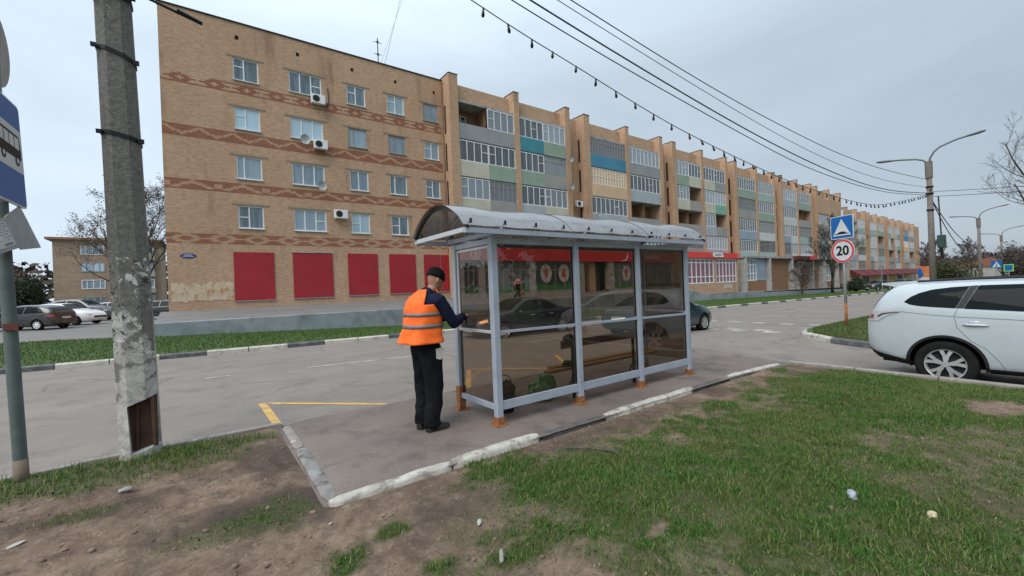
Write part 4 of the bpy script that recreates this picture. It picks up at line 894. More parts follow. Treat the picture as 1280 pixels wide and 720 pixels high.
# ------------------------------------------------------------------ bus stop sign
bs = thing('bus_stop_sign', 'blue and white bus stop sign with timetable boards on a green grey pole', 'road sign', (-1.34, 5.6, 0))
M['polegreen'] = pm('green_grey_paint', (.11, .14, .135), .6, (.08, .105, .10), 9, .1, 40, dirt=(.17, .11, .07), dscale=7, dlo=.62, dhi=.72)
M['signblue'] = pm('sign_blue', (.006, .125, .40), .35, (.006, .11, .35), 3, 0)
M['signwhite'] = pm('sign_white', (.62, .64, .64), .4, (.54, .56, .57), 4)
M['signred'] = pm('sign_red', (.62, .06, .07), .4, (.55, .05, .06), 4)
mb = MB(); mb.tube([(-1.335, 5.6, -.2), (-1.335, 5.6, .0), (-1.395, 5.6, 2.4), (-1.42, 5.6, 4.2)], .046, 14); mb.build('pole', M['polegreen'], bs, True)
mb = MB(); mb.box(-1.4, -1.31, 5.545, 5.556, 1.36, 1.42); mb.build('sticker', pm('red_sticker', (.16, .04, .03), .6), bs)
mb = MB(); mb.tube([(-1.335, 5.6, -.05), (-1.34, 5.6, .22)], .049, 14); mb.build('rusty_foot', pm('muddy_foot', (.2, .15, .11), .9), bs, True)
def rrect(x0, x1, y0, y1, r_, n=5):
    P = []
    for cx, cy, a0 in ((x1-r_, y1-r_, 0), (x0+r_, y1-r_, 90), (x0+r_, y0+r_, 180), (x1-r_, y0+r_, 270)):
        for k in range(n+1): a = R(a0+90*k/n); P.append((cx+r_*math.cos(a), cy+r_*math.sin(a)))
    return P
SXF = -1.335; fx = lambda a, b_, d: (-1.338-.036*(b_-2.5)+(a-5.92)*.03+d, a+.03, b_)     # plate stands in the Y-Z plane, read from the street's right
plate = MB(); plate.prism(rrect(5.28, 5.92, 2.48, 3.44, .05), fx, .02); sp_ = plate.build('plate', M['signwhite'], bs)
mb = MB(); mb.prism(rrect(5.297, 5.903, 2.497, 3.423, .04), lambda a, b_, d: fx(a, b_, .0205+d), .002); mb.build('blue_field', M['signblue'], sp_)
mb = MB(); mb.prism([(5.305, 2.80), (5.895, 2.80), (5.895, 3.20), (5.305, 3.20)], lambda a, b_, d: fx(a, b_, .0228+d), .0017); mb.build('white_field', M['signwhite'], sp_)
mb = MB(); e = .025
def bus_icon(mb, y0, y1, z0, z1, e):
    L_ = y1-y0; h = z1-z0; P = [(y0, z0+.22*h), (y1, z0+.22*h), (y1, z0+.55*h), (y1-.04*L_, z1-.04*h), (y1-.1*L_, z1), (y0+.02*L_, z1), (y0, z1-.05*h)]
    mb.prism(P, lambda a, b_, d: fx(a, b_, e+d), .0015)
bus_icon(mb, 5.36, 5.86, 2.86, 3.14, e)
for c_ in (5.46, 5.76): mb.prism([(c_+.045*math.cos(2*math.pi*k/16), 2.90+.045*math.sin(2*math.pi*k/16)) for k in range(16)], lambda a, b_, d: fx(a, b_, e+.0016+d), .0012)
mb.build('bus_symbol', M['black'], sp_)
for k in range(4):
    mb = MB(); mb.prism([(5.375+k*.115, 3.01), (5.47+k*.115, 3.01), (5.47+k*.115, 3.115), (5.375+k*.115, 3.115)], lambda a, b_, d: fx(a, b_, e+.002+d), .0015); mb.build('bus_window', M['signwhite'], sp_)
for c_ in (5.46, 5.76):
    mb = MB(); mb.prism([(c_+.024*math.cos(2*math.pi*k/12), 2.90+.024*math.sin(2*math.pi*k/12)) for k in range(12)], lambda a, b_, d: fx(a, b_, e+.003+d), .001); mb.build('bus_wheel', M['signwhite'], sp_)
# round sign above, seen almost edge on
mb = MB(); P = [(5.66+.33*math.cos(2*math.pi*k/36), 3.86+.33*math.sin(2*math.pi*k/36)) for k in range(36)]
mb.prism(P, lambda a, b_, d: (-1.422+d, a, b_), .02); rs = mb.build('round_plate', M['metal'], bs)
# timetable boards, twisted and tilted
def board(c_, w_, h_, d_, rot, mat, name='timetable_board'):
    mb = MB(); mb.box(-w_/2, w_/2, -d_/2, d_/2, -h_/2, h_/2); mt = Matrix.Translation(c_) @ rot.to_4x4(); mb.v = [tuple(mt @ Vector(p)) for p in mb.v]
    return mb.build(name, mat, bs, bevel=.004), mt
from mathutils import Euler
M['paper'] = pm('faded_paper', (.44, .45, .45), .8, (.38, .39, .39), 7); M['printgrey'] = pm('faded_print', (.2, .21, .22), .8)
M['boardgrey'] = pm('grey_board', (.30, .30, .29), .7, (.24, .24, .235), 8, dirt=(.16, .155, .15), dscale=10, dlo=.6, dhi=.7)
def slab(name, Q, th, mat, par):     # thin board through four corners
    Q = [Vector(q) for q in Q]; n_ = (Q[1]-Q[0]).cross(Q[3]-Q[0]).normalized()*th; mb = MB()
    mb.add(Q+[q+n_ for q in Q], [(0, 3, 2, 1), (4, 5, 6, 7), (0, 1, 5, 4), (1, 2, 6, 5), (2, 3, 7, 6), (3, 0, 4, 7)]); return mb.build(name, mat, par, bevel=.003)
QA = [(-1.52, 5.40, 2.235), (-1.350, 5.5, 2.335), (-1.265, 5.5, 2.08), (-1.47, 5.40, 1.955)]
QB = [(-1.348, 5.5, 2.345), (-1.330, 5.8, 2.495), (-1.205, 5.8, 2.11), (-1.262, 5.5, 2.06)]
bd = slab('timetable_board', QA, .012, M['boardgrey'], bs); bd2 = slab('timetable_board', QB, .012, M['boardgrey'], bs)
def inq(Q, u_, v_, off):
    Q = [Vector(q) for q in Q]; n_ = (Q[1]-Q[0]).cross(Q[3]-Q[0]).normalized(); t_ = Q[0].lerp(Q[1], u_); b_ = Q[3].lerp(Q[2], u_); return t_.lerp(b_, v_)+n_*off
pp_ = slab('paper', [inq(QA, .03, .06, -.0025), inq(QA, .93, .06, -.0025), inq(QA, .93, .88, -.0025), inq(QA, .03, .88, -.0025)], .0008, M['paper'], bd)
mb = MB(); rp_ = random.Random(8)
for k in range(7):
    u0 = .1
    while u0 < .86:
        L_ = rp_.uniform(.05, .13); v0 = .14+k*.085
        mb.add([inq(QA, u0, v0, -.0045), inq(QA, min(.9, u0+L_), v0, -.0045), inq(QA, min(.9, u0+L_), v0+.03, -.0045), inq(QA, u0, v0+.03, -.0045)], [(0, 1, 2, 3)]); u0 += L_+.035
mb.add([inq(QA, .66, .76, -.0045), inq(QA, .88, .76, -.0045), inq(QA, .88, .84, -.0045), inq(QA, .66, .84, -.0045)], [(0, 1, 2, 3)])
mb.build('print', M['printgrey'], pp_)
# ------------------------------------------------------------------ speed hump sign with 20 limit
def face(cx, cy, cz, yawd):    # plane whose normal points towards -X (rotated by yawd)
    ca, sa = math.cos(R(yawd)), math.sin(R(yawd)); ax_ = Vector((-sa, -ca, 0)); nn = Vector((-ca, sa, 0))
    return lambda a, b_, d: tuple(Vector((cx, cy, cz)) + ax_*a + Vector((0, 0, b_)) + nn*d)
X2, Y2 = 15.9, 4.47; z2 = g(X2, Y2)
s2 = thing('road_sign', 'blue speed hump sign above a round red ringed 20 limit sign on a rusty pole', 'road sign', (X2, Y2, z2))
mb = MB(); mb.tube([(X2, Y2, z2-.2), (X2, Y2, 3.55)], .04, 12); pz = mb.build('pole', M['metal'], s2, True)
mb = MB(); mb.tube([(X2, Y2, z2+.05), (X2, Y2, z2+.85)], .0415, 12); mb.build('rusty_foot', M['rust'], pz, True)
F = face(X2-.05, Y2, 0, 24); S = .36
mb = MB(); mb.prism(rrect(-S, S, 2.66, 3.36, .04), F, .02); q = mb.build('square_plate', M['signwhite'], s2)
mb = MB(); mb.prism(rrect(-S+.022, S-.022, 2.682, 3.338, .03), lambda a, b_, d: F(a, b_, .0205+d), .002); mb.build('blue_field', M['signblue'], q)
mb = MB(); mb.prism([(-.28, 2.76), (.28, 2.76), (0, 3.27)], lambda a, b_, d: F(a, b_, .023+d), .002); mb.build('white_triangle', M['signwhite'], q)
mb = MB(); P = [(-.215, 2.80), (.215, 2.80), (.21, 2.825), (.13, 2.83)] + [(.13*math.cos(a), 2.83+.052*math.sin(a)) for a in np.linspace(.2, math.pi-.2, 9)] + [(-.13, 2.83), (-.21, 2.825)]
mb.prism(P, lambda a, b_, d: F(a, b_, .0255+d), .002); mb.build('hump_symbol', M['black'], q)
cz = 2.285; circ = lambda r_: [(r_*math.cos(2*math.pi*k/48), cz+r_*math.sin(2*math.pi*k/48)) for k in range(48)]
mb = MB(); mb.prism(circ(.362), F, .02); q = mb.build('round_plate', M['signwhite'], s2)
mb = MB(); A_, B_ = circ(.352), circ(.292)
for k in range(48): mb.add([F(*A_[k], .0215), F(*A_[(k+1) % 48], .0215), F(*B_[(k+1) % 48], .0215), F(*B_[k], .0215)], [(0, 1, 2, 3)])
mb.build('red_ring', M['signred'], q)
text_mesh('digits', '20', .40, M['black'], q, lambda a, b_, d: F(a, cz+b_, .0225+d), .001, bold=.012)
# ------------------------------------------------------------------ street lamps
M['pole_far'] = pm('dark_concrete_pole', (.20, .175, .155), .9, (.15, .13, .115), 6, world=True)
M['lampgrey'] = pm('lamp_steel', (.16, .165, .17), .5, (.13, .135, .14), 5)
def lamp(x, y, top, label, k=1.0, box=False, r0=.155):
    z0 = g(x, y); o = thing('street_lamp', label, 'street lamp', (x, y, z0), 'street lamps along the verge')
    mb = MB(); mb.tube([(x, y, z0), (x, y, top)], [r0, r0*.72], 10); mb.build('pole', M['pole_far'], o, True)
    mb = MB(); mb.tube([(x, y, top-.75), (x, y, top+.1)], r0*1.02, 10); mb.build('head_clamp', M['pole_far'], o)
    for s in (-1, 1):
        dv = Vector((s*-.22, s*.975, 0)) ; L_ = 1.35*k; up = (.55 if s == 1 else 1.15)*k
        P = [Vector((x, y, top-.1))+dv*L_*q+Vector((0, 0, up*h)) for q, h in ((0, 0), (.05, .32), (.16, .58), (.32, .75), (.55, .86), (.8, .96), (1.0, 1.0))]
        mb = MB(); mb.tube(P, .045*k, 7); a = mb.build('arm', M['lampgrey'], o, True)
        e0 = P[-1]; sl_ = (P[-1]-P[-2]).normalized(); rg = []
        for q, w_, h_ in ((0, .05, .04), (.12, .11, .06), (.45, .14, .075), (.65, .10, .05), (.7, .02, .02)):
            c_ = e0+sl_*q*k; side = Vector((dv.y, -dv.x, 0)); rg.append([tuple(c_+side*w_*cs*k+Vector((0, 0, h_*sn*k))) for cs, sn in ((-1, 0), (-.7, .8), (0, 1), (.7, .8), (1, 0), (.6, -.7), (-.6, -.7))])
        mb = MB(); mb.rings(rg); mb.build('lamp_head', M['lampgrey'], a, True)
    return o
l1 = lamp(30.6, 4.86, 7.15, 'nearest tall double armed street lamp with a green box on its pole', 1.0, True)
mb = MB(); mb.box(30.5, 30.8, 4.35, 4.65, 2.75, 3.4); mb.build('control_box', pm('dark_green_box', (.02, .06, .05), .5), l1, bevel=.02)
mb = MB(); mb.tube([(30.6, 4.55, 5.4), (30.6, 4.5, 3.4)], .03, 5); mb.tube([(30.6, 4.5, 2.75), (30.65, 4.5, 2.2)], .06, 6); mb.build('conduit', M['black'], l1)
mb = MB()
for z in (4.7, 5.55, 5.9): mb.tube([(30.6, 4.86, z), (30.6, 4.86, z+.07)], .165, 10)
mb.tube([(30.2, 4.7, 5.75), (30.9, 5.0, 5.75)], .03, 5); mb.build('pole_clamp', M['black'], l1)
lamp(59.3, 6.2, 6.3, 'second double armed street lamp, farther along behind the nearest one', .95)
lamp(94.5, 7.7, 6.3, 'farthest double armed street lamp, smallest and mostly behind bare branches', 1.1)
# ------------------------------------------------------------------ overhead wires
def wire(name, label, a, b_, sag, r_, n=40, mid=None):
    a = Vector(a); b_ = Vector(b_); P = []
    for i in range(n+1):
        s = i/n; p = a.lerp(b_, s); p.z -= sag*4*s*(1-s); P.append(p)
    mb = MB(); mb.tube(P, r_, 6); o = mb.build(name, M['wire'], None, True); tag(o, label, 'cable'); return o, P
def catm(P, n):      # smooth curve through points
    P = [Vector(p) for p in P]; P = [P[0]*2-P[1]]+P+[P[-1]*2-P[-2]]; out = []
    for i in range(1, len(P)-2):
        for k in range(n):
            t_ = k/n; a_, b_, c_, d_ = P[i-1:i+3]
            out.append(.5*((2*b_)+(-a_+c_)*t_+(2*a_-5*b_+4*c_-d_)*t_*t_+(-a_+3*b_-3*c_+d_)*t_**3))
    return out+[P[-2]]
def wy(x): return 5.62-.0239*(x+.5)
def wire2(label, XZ, r_):
    P = catm([(x, wy(x), z) for x, z in XZ], 12); mb = MB(); mb.tube(P, r_, 6); tag(mb.build('overhead_wire', M['wire'], None, True), label, 'cable')
wire2('topmost overhead cable meeting the nearest street lamp pole', [(-.5, 7.5), (5.55, 6.76), (10, 6.28), (14.14, 6.0), (18.66, 5.85), (24, 5.95), (30.5, 6.3)], .011)
wire2('thin second overhead cable under the topmost one', [(-.5, 7.5), (5.26, 6.64), (12.96, 5.77), (18.6, 5.45), (24, 5.5), (30.5, 5.9)], .008)
wire2('thickest overhead cable, third from the top at the street lamp', [(-.5, 7.35), (4.64, 6.42), (12.05, 5.5), (18.57, 5.08), (24, 5.12), (30.5, 5.6)], .016)
wire2('lowest plain overhead cable, just above the string of bulbs', [(-.5, 7.3), (4.26, 6.28), (11.05, 5.42), (16.25, 4.98), (23.0, 4.97), (30.5, 5.5)], .011)
for k, (lb, e, s_) in enumerate((('upper overhead cable running on from the nearest lamp to the second lamp', (59.3, 6.2, 4.0), .9), ('lower overhead cable running on from the nearest lamp to the second lamp', (59.3, 6.2, 3.2), 1.3))):
    wire('overhead_wire', lb, (30.7, 4.86, 5.4), e, s_, .022)
wire('overhead_wire', 'nearly level cable leaving the nearest lamp pole to the right edge', (30.7, 4.86, 5.7), (40, -6, 6.0), .2, .012)
wire('overhead_wire', 'slack cable just below the level one leaving the lamp pole to the right edge', (30.7, 4.86, 5.45), (40, -6, 5.9), .25, .012)
wire('overhead_wire', 'sagging cable between the second and the farthest street lamp', (59.3, 6.2, 4.2), (94.5, 7.7, 4.2), 1.2, .03)
# string of bulbs
sg = thing('string_lights', 'string of small dark bulbs hung under the overhead cables to the lamp pole', 'string lights', (3.5, 5.6, 6.0))
PW = catm([(x, wy(x), z) for x, z in [(-.5, 7.0), (3.51, 6.0), (5.65, 5.56), (8.71, 5.0), (12.48, 4.57), (15.0, 4.38), (18.24, 4.27), (21, 4.28), (22.94, 4.42), (26.02, 4.84), (29.8, 5.44), (30.5, 5.55)]], 16)
mb = MB(); mb.tube(PW, .009, 6); mb.build('cable', M['wire'], sg, True)
acc = 0; nb = 0
for i in range(1, len(PW)):
    acc += (PW[i]-PW[i-1]).length
    if acc < .44 or PW[i].x < 2.6: continue
    acc = 0; nb += 1; p = PW[i]; rr = random.Random(i); d = Vector((rr.uniform(-.35, .35), rr.uniform(-.3, .3), -1)).normalized()
    mb = MB(); mb.tube([p+d*-.005, p+d*.05, p+d*.055, p+d*.1, p+d*.13, p+d*.14], [.016, .016, .02, .028, .02, .005], 8); mb.build('bulb', M['black'], sg, True)
# ------------------------------------------------------------------ cars
def paint(name, c, rough=.28, dusty=(.2, .18, .16), amt=.35, coat=.6):
    m, t, b, o = nodes(name); v = objvec(t)
    sp = t.nodes.new('ShaderNodeSeparateXYZ'); t.links.new(v, sp.inputs[0])
    d = ramp(t, mth(t, 'ADD', noise(t, v, 3, 6, .7), mth(t, 'MULTIPLY', sp.outputs[2], -.55)), .05, .5, (0, 0, 0, 1), (amt, amt, amt, 1))
    t.links.new(mixc(t, d, c, dusty), b.inputs['Base Color']); b.inputs['Roughness'].default_value = rough; b.inputs['Coat Weight'].default_value = coat; b.inputs['Coat Roughness'].default_value = .06
    return m
M['carglass'] = pm('dark_car_glass', (.006, .010, .011), .02, (.010, .014, .015), 2, spec=.35); M['carglass'].node_tree.nodes['Principled BSDF'].inputs['IOR'].default_value = 1.2
M['tailred'] = pm('tail_lamp_red', (.35, .015, .015), .15, coat=1); M['lampclear'] = pm('clear_lamp', (.5, .5, .52), .1, (.4, .4, .43), 9, coat=1)
M['alloy'] = pm('alloy_rim', (.55, .55, .55), .35, (.45, .45, .45), 8, metal=.5); M['tyre'] = pm('tyre_rubber', (.010, .010, .010), .9, (.018, .0175, .017), 9, .3, 60, spec=.12)
M['gap'] = pm('panel_gap', (.03, .03, .03), .8); M['seam'] = pm('door_seam', (.15, .16, .17), .7); M['cladding'] = pm('dark_cladding', (.014, .015, .016), .7, (.026, .025, .024), 6, spec=.2)
def curve(pts, x, sm=.10):
    xs = np.array([p[0] for p in pts], float); ys = np.array([p[1] for p in pts], float); x = np.asarray(x, float)
    k = np.linspace(-sm, sm, 9); wgt = 1+np.cos(np.pi*k/sm/1.1); wgt /= wgt.sum()
    return sum(w_*np.interp(x+kk, xs, ys) for w_, kk in zip(wgt, k))
class Car:
    """s runs from the tail (0) to the nose (L); body is swept along s. Local axes: x across, y = s - L/2, z up."""
    def __init__(c, L, W, top, belt, bot, plan, tuck=.30, sm=.10):
        c.L, c.W, c.top, c.belt, c.bot, c.plan, c.tuck, c.sm = L, W, top, belt, bot, plan, tuck, sm
    def sec(c, s):
        w = float(curve(c.plan, s, .06))*c.W/2; zt = float(curve(c.top, s, c.sm)); zb = float(curve(c.bot, s, .05)); zl = min(float(curve(c.belt, s)), zt-.02); gh = zt-zl
        wr = w*.965-gh*c.tuck-.01
        P = [(0, zb+.02), (w*.80, zb), (w*.955, zb+.05), (w*.99, zb+.2), (w, zb+.52*(zl-zb)), (w*.99, zl-.08), (w*.968, zl), (w*.968*.45+wr*.55+.012, zl+gh*.50), (wr, zt-.15*gh-.012), (wr*.90, zt-.045*gh-.004), (wr*.6, zt-.008*gh), (0, zt)]
        for _ in range(2):
            Q = [P[0]]
            for a, b in zip(P[:-1], P[1:]): Q += [(a[0]*.75+b[0]*.25, a[1]*.75+b[1]*.25), (a[0]*.25+b[0]*.75, a[1]*.25+b[1]*.75)]
            P = Q+[P[-1]]
        return P
    def side(c, s, z):
        P = c.sec(s); lo = P[6:]; 
        for a, b in zip(P[5:-1], P[6:]):
            if a[1] <= z <= b[1] and b[1] > a[1]: return a[0]+(b[0]-a[0])*(z-a[1])/(b[1]-a[1])
        return P[6][0]
    def topz(c, s, x):
        P = c.sec(s); x = abs(x)
        for a, b in zip(P[::-1][:-1], P[::-1][1:]):
            if a[0] <= x <= b[0] and b[0] > a[0]: return a[1]+(b[1]-a[1])*(x-a[0])/(b[0]-a[0])
        return P[-1][1]
    def body(c, parent, mat, wheels, rw):
        ss = sorted(set(np.round(np.concatenate([[0, .012, .035, .07, .12], lin(.18, c.L-.18, .075), [c.L-.12, c.L-.07, c.L-.035, c.L-.012, c.L]]), 4)))
        rg = []
        for s in ss:
            P = c.sec(s); rg.append([(x, s-c.L/2, z) for x, z in P] + [(-x, s-c.L/2, z) for x, z in P[-2:0:-1]])
        mb = MB(); mb.rings(rg); o = mb.build('body', [mat, M['black']], None, True); o.data.materials.clear(); o.data.materials.append(mat); o.data.materials.append(M['black'])
        for sw in wheels:
            for sg_ in (-1, 1):
                ct = MB(); ct.tube([(sg_*(c.W/2+.1), sw-c.L/2, rw), (sg_*(c.W/2-.36), sw-c.L/2, rw)], rw*1.17, 32); k = ct.build('cut', M['black']); boolean(o, k)
        me = o.data
        for p in me.polygons:
            cc_ = p.center
            for sw in wheels:
                if (cc_.y-(sw-c.L/2))**2+(cc_.z-rw)**2 < (rw*1.185)**2 and abs(cc_.x) < c.W/2-.02:
                    if abs(p.normal.x) > .9 and abs(cc_.x) > c.W/2-.2: continue
                    p.material_index = 1
        me.polygons.foreach_set('use_smooth', [True]*len(me.polygons)); me.set_sharp_from_angle(angle=R(38))
        o.parent = parent; return o
    def side_patch(c, name, parent, mat, up, lo, eps=.006, nz=7, ds=.035, th=.008, sides=(-1, 1), sub=None):
        s0, s1 = max(up[0][0], lo[0][0]), min(up[-1][0], lo[-1][0]); out = []
        for sg_ in sides:
            mb = MB(); P = []; B = []
            for s in lin(s0, s1, ds):
                zu = np.interp(s, [p[0] for p in up], [p[1] for p in up]); zl = np.interp(s, [p[0] for p in lo], [p[1] for p in lo])
                row = []
                for z in np.linspace(zl, zu, nz): row.append((sg_*(c.side(s, z)+eps), s-c.L/2, z))
                P.append(row); B.append([(x-sg_*th, y, z) for x, y, z in row])
            mb.grid(P); mb.grid(B)
            ring = lambda Q: Q[0]+[r_[-1] for r_ in Q[1:]]+Q[-1][::-1][1:]+[r_[0] for r_ in Q[::-1][1:-1]]
            a, b = ring(P), ring(B); n = len(a); mb.add(a+b, [(i, (i+1) % n, n+(i+1) % n, n+i) for i in range(n)])
            out.append(mb.build(name, mat, parent, True, auto=60))
        return out
    def top_patch(c, name, parent, mat, s0, s1, w0, w1, eps=.006, n=9, m_=13):
        mb = MB(); P = []
        for s in np.linspace(s0, s1, n):
            hw_ = w0+(w1-w0)*(s-s0)/(s1-s0); P.append([(x, s-c.L/2, c.topz(s, x)+eps) for x in np.linspace(-hw_, hw_, m_)])
        mb.grid(P); mb.grid([[(x, y, z-.01) for x, y, z in r_] for r_ in P]); return mb.build(name, mat, parent, True)
    def line(c, name, parent, mat, pts, w=.008, eps=.004, sides=(-1, 1)):
        for sg_ in sides:
            mb = MB(); Q = []
            for (sa, za), (sb, zb) in zip(pts[:-1], pts[1:]):
                for q in np.linspace(0, 1, 8)[:-1]: Q.append((sa+(sb-sa)*q, za+(zb-za)*q))
            Q.append(pts[-1]); mb.tube([(sg_*(c.side(s, z)+eps-w*.5), s-c.L/2, z) for s, z in Q], w*.6, 5); mb.build(name, mat, parent)
def wheel(parent, x, y, rw, wd, rim, spokes=5, style='double', tyre='tyre', rr=.66):
    sg_ = 1 if x > 0 else -1; w_ = bpy.data.objects.new('wheel', None); COL.objects.link(w_); w_.parent = parent; w_.location = (x, y, rw); w_.empty_display_size = .1
    base = wloc(w_)
    def rev(prof, n=40):
        mb = MB(); mb.rings([[(base.x+sg_*a, base.y+r_*math.cos(2*math.pi*j/n), base.z+r_*math.sin(2*math.pi*j/n)) for j in range(n)] for a, r_ in prof], cap=False); return mb
    h = wd/2; ri = rw*rr
    rev([(-h, ri), (-h, rw*.93), (-h*.85, rw*.985), (-h*.4, rw), (h*.4, rw), (h*.85, rw*.985), (h, rw*.93), (h*1.02, rw*.8), (h*.95, ri)]).build('tyre', M[tyre], w_, True, auto=45)
    mb = rev([(h*.95, ri*1.02), (h*.9, ri*.95), (h*.55, ri*.9), (-h, ri*.9)])
    if style == 'cover':
        mb.rings([[(base.x+sg_*a, base.y+r_*math.cos(2*math.pi*j/24), base.z+r_*math.sin(2*math.pi*j/24)) for j in range(24)] for a, r_ in ((h*.8, ri*.92), (h*.86, ri*.3), (h*.9, .01))], cap=False)
    for k in range(spokes):
        a0 = 2*math.pi*k/spokes+.25
        offs = (-.2, .2) if style == 'double' else (0,)
        for of in offs:
            a1 = a0+of*1.25; wsp = ri*(.085 if style == 'double' else .14)
            def pt(r_, a, d, ax_):
                y_ = r_*math.cos(a)-d*math.sin(a); z_ = r_*math.sin(a)+d*math.cos(a); return (base.x+sg_*ax_, base.y+y_, base.z+z_)
            V = []
            for r_, a, ww, ax_ in ((ri*.12, a0+of*.35, wsp*.9, h*.88), (ri*.55, a0+of*.7, wsp, h*.84), (ri*.94, a1, wsp*1.3, h*.80)):
                V += [pt(r_, a, -ww, ax_), pt(r_, a, ww, ax_), pt(r_, a, ww, ax_-.05), pt(r_, a, -ww, ax_-.05)]
            mb.add(V, [(0, 1, 5, 4), (4, 5, 9, 8), (1, 2, 6, 5), (5, 6, 10, 9), (3, 0, 4, 7), (7, 4, 8, 11), (2, 3, 7, 6), (6, 7, 11, 10), (0, 3, 2, 1), (8, 9, 10, 11)])
    mb.tube([(base.x+sg_*(h*.6), base.y, base.z), (base.x+sg_*(h*.92), base.y, base.z)], ri*.17, 14)
    mb.build('rim', M[rim], w_, True, auto=35)
    mb = rev([(h*.35, ri*.88), (h*.35, .01)]); mb.build('brake', M['cladding'], w_)
    return w_
# --- white suv parked in the side road -------------------------------------
SUVX, SUVW = 9.0, 1.80; sz0 = -.215
suv = thing('parked_car', 'white dusty estate suv with dark windows parked along the side road at the right', 'car', (0, 0, 0))
c_ = Car(4.66, SUVW,
   top=[(0, .98), (.03, 1.12), (.06, 1.21), (.18, 1.40), (.30, 1.535), (.44, 1.59), (.7, 1.612), (1.2, 1.625), (1.9, 1.63), (2.5, 1.60), (2.9, 1.53), (3.3, 1.30), (3.62, 1.12), (4.1, 1.06), (4.45, .96), (4.6, .84), (4.66, .7)],
   belt=[(0, .96), (.15, 1.18), (.4, 1.26), (1.5, 1.19), (2.6, 1.12), (3.4, 1.04), (3.8, 1.02), (4.66, .66)],
   bot=[(0, .50), (.12, .40), (.4, .31), (.9, .26), (3.8, .24), (4.3, .26), (4.66, .34)],
   plan=[(0, .84), (.06, .91), (.2, .965), (.6, .995), (1.1, 1.0), (3.6, 1.0), (4.1, .97), (4.4, .88), (4.6, .72), (4.66, .6)], tuck=.36, sm=.07)
WS = (.93, 3.60); RW = .352
bd = c_.body(suv, paint('white_car_paint', (.45, .495, .515), .25, (.32, .32, .31), .5), WS, RW)
c_.side_patch('rear_quarter_window', suv, M['carglass'], [(.49, 1.305), (.56, 1.375), (.66, 1.435), (.80, 1.485), (1.0, 1.515), (1.20, 1.53)], [(.49, 1.295), (.55, 1.26), (.66, 1.235), (.8, 1.222), (1.06, 1.205), (1.20, 1.528)], ds=.02)
c_.side_patch('window_pillar', suv, M['gap'], [(1.065, 1.208), (1.205, 1.531), (1.285, 1.538)], [(1.065, 1.205), (1.14, 1.20), (1.285, 1.534)], eps=.004, ds=.02)
c_.side_patch('rear_door_window', suv, M['carglass'], [(1.145, 1.204), (1.29, 1.537), (1.8, 1.545), (2.1, 1.54)], [(1.145, 1.20), (2.1, 1.15)], ds=.02)
c_.side_patch('window_pillar', suv, M['gap'], [(2.103, 1.54), (2.22, 1.535)], [(2.103, 1.15), (2.22, 1.145)], eps=.004)
c_.side_patch('front_door_window', suv, M['carglass'], [(2.223, 1.53), (2.55, 1.49), (2.9, 1.38), (3.3, 1.14)], [(2.223, 1.145), (3.3, 1.11)])
c_.top_patch('windscreen', suv, M['carglass'], 2.78, 3.48, .60, .74); c_.top_patch('rear_window', suv, M['carglass'], .06, .28, .72, .66, .009)
c_.side_patch('lower_cladding', suv, M['cladding'], [(.015, .50), (.10, .47), (.40, .40), (.62, .34)], [(.015, .44), (.12, .36), (.4, .29), (.62, .27)], eps=.012)
c_.side_patch('lower_cladding', suv, M['cladding'], [(1.36, .335), (3.18, .335)], [(1.36, .25), (3.18, .25)], eps=.012)
for sg_ in (-1, 1):   # wheel arch lips
    for sw in WS:
        mb = MB(); rg = []
        for a in np.linspace(-.28, math.pi+.28, 26):
            s = sw+RW*1.17*math.cos(a); z = RW+RW*1.17*math.sin(a)
            if z < .27: z = .27
            xx = c_.side(min(max(s, .02), 4.6), max(z, .3)); rg.append([(sg_*(xx+.012), s-c_.L/2, z), (sg_*(xx+.012), s-c_.L/2+.035*math.cos(a), z+.035*math.sin(a)), (sg_*(xx-.03), s-c_.L/2+.035*math.cos(a), z+.035*math.sin(a)), (sg_*(xx-.03), s-c_.L/2, z)])
        mb.rings(rg); mb.build('wheel_arch', M['cladding'], suv)
    mb = MB(); mb.box(sg_*.74, sg_*.86, .60-2.33, .63-2.33, .20, .42); mb.build('mud_flap', M['black'], suv)
    rl = MB(); P = [(sg_*(c_.side(s, float(curve(c_.top, s))-.10)-.10), s-2.33, float(curve(c_.top, s))-.012) for s in lin(.62, 2.75, .2)]
    rl.tube([(p[0], p[1], p[2]+.02) for p in P], .017, 6); rl.build('roof_rail', M['black'], suv)
for nm, mt_, up, lo in (('tail_lamp', 'lampclear', [(.012, 1.10), (.1, 1.15), (.3, 1.155), (.44, 1.15)], [(.012, .98), (.16, .985), (.27, 1.07), (.44, 1.14)]),):
    for o_ in c_.side_patch(nm, suv, M[mt_], up, lo, eps=.01):
        pass
c_.side_patch('tail_lamp_lens', suv, M['tailred'], [(.013, 1.085), (.09, 1.09)], [(.013, 1.02), (.09, 1.03)], eps=.016)
c_.side_patch('tail_lamp_lens', suv, M['gap'], [(.15, 1.075), (.22, 1.115), (.36, 1.138), (.42, 1.14)], [(.15, 1.045), (.22, 1.092), (.36, 1.125), (.42, 1.134)], eps=.015)
c_.line('belt_crease', suv, M['seam'], [(.44, 1.145), (.75, 1.105), (1.05, 1.08), (1.6, 1.055), (2.5, 1.01), (3.6, .95)], .007)
c_.line('door_gap', suv, M['seam'], [(1.08, 1.20), (1.045, 1.08), (1.07, .92), (1.2, .74), (1.36, .62), (1.48, .45), (1.53, .34)], .005)
c_.line('door_gap', suv, M['seam'], [(2.16, 1.14), (2.16, .9), (2.14, .36)], .008)
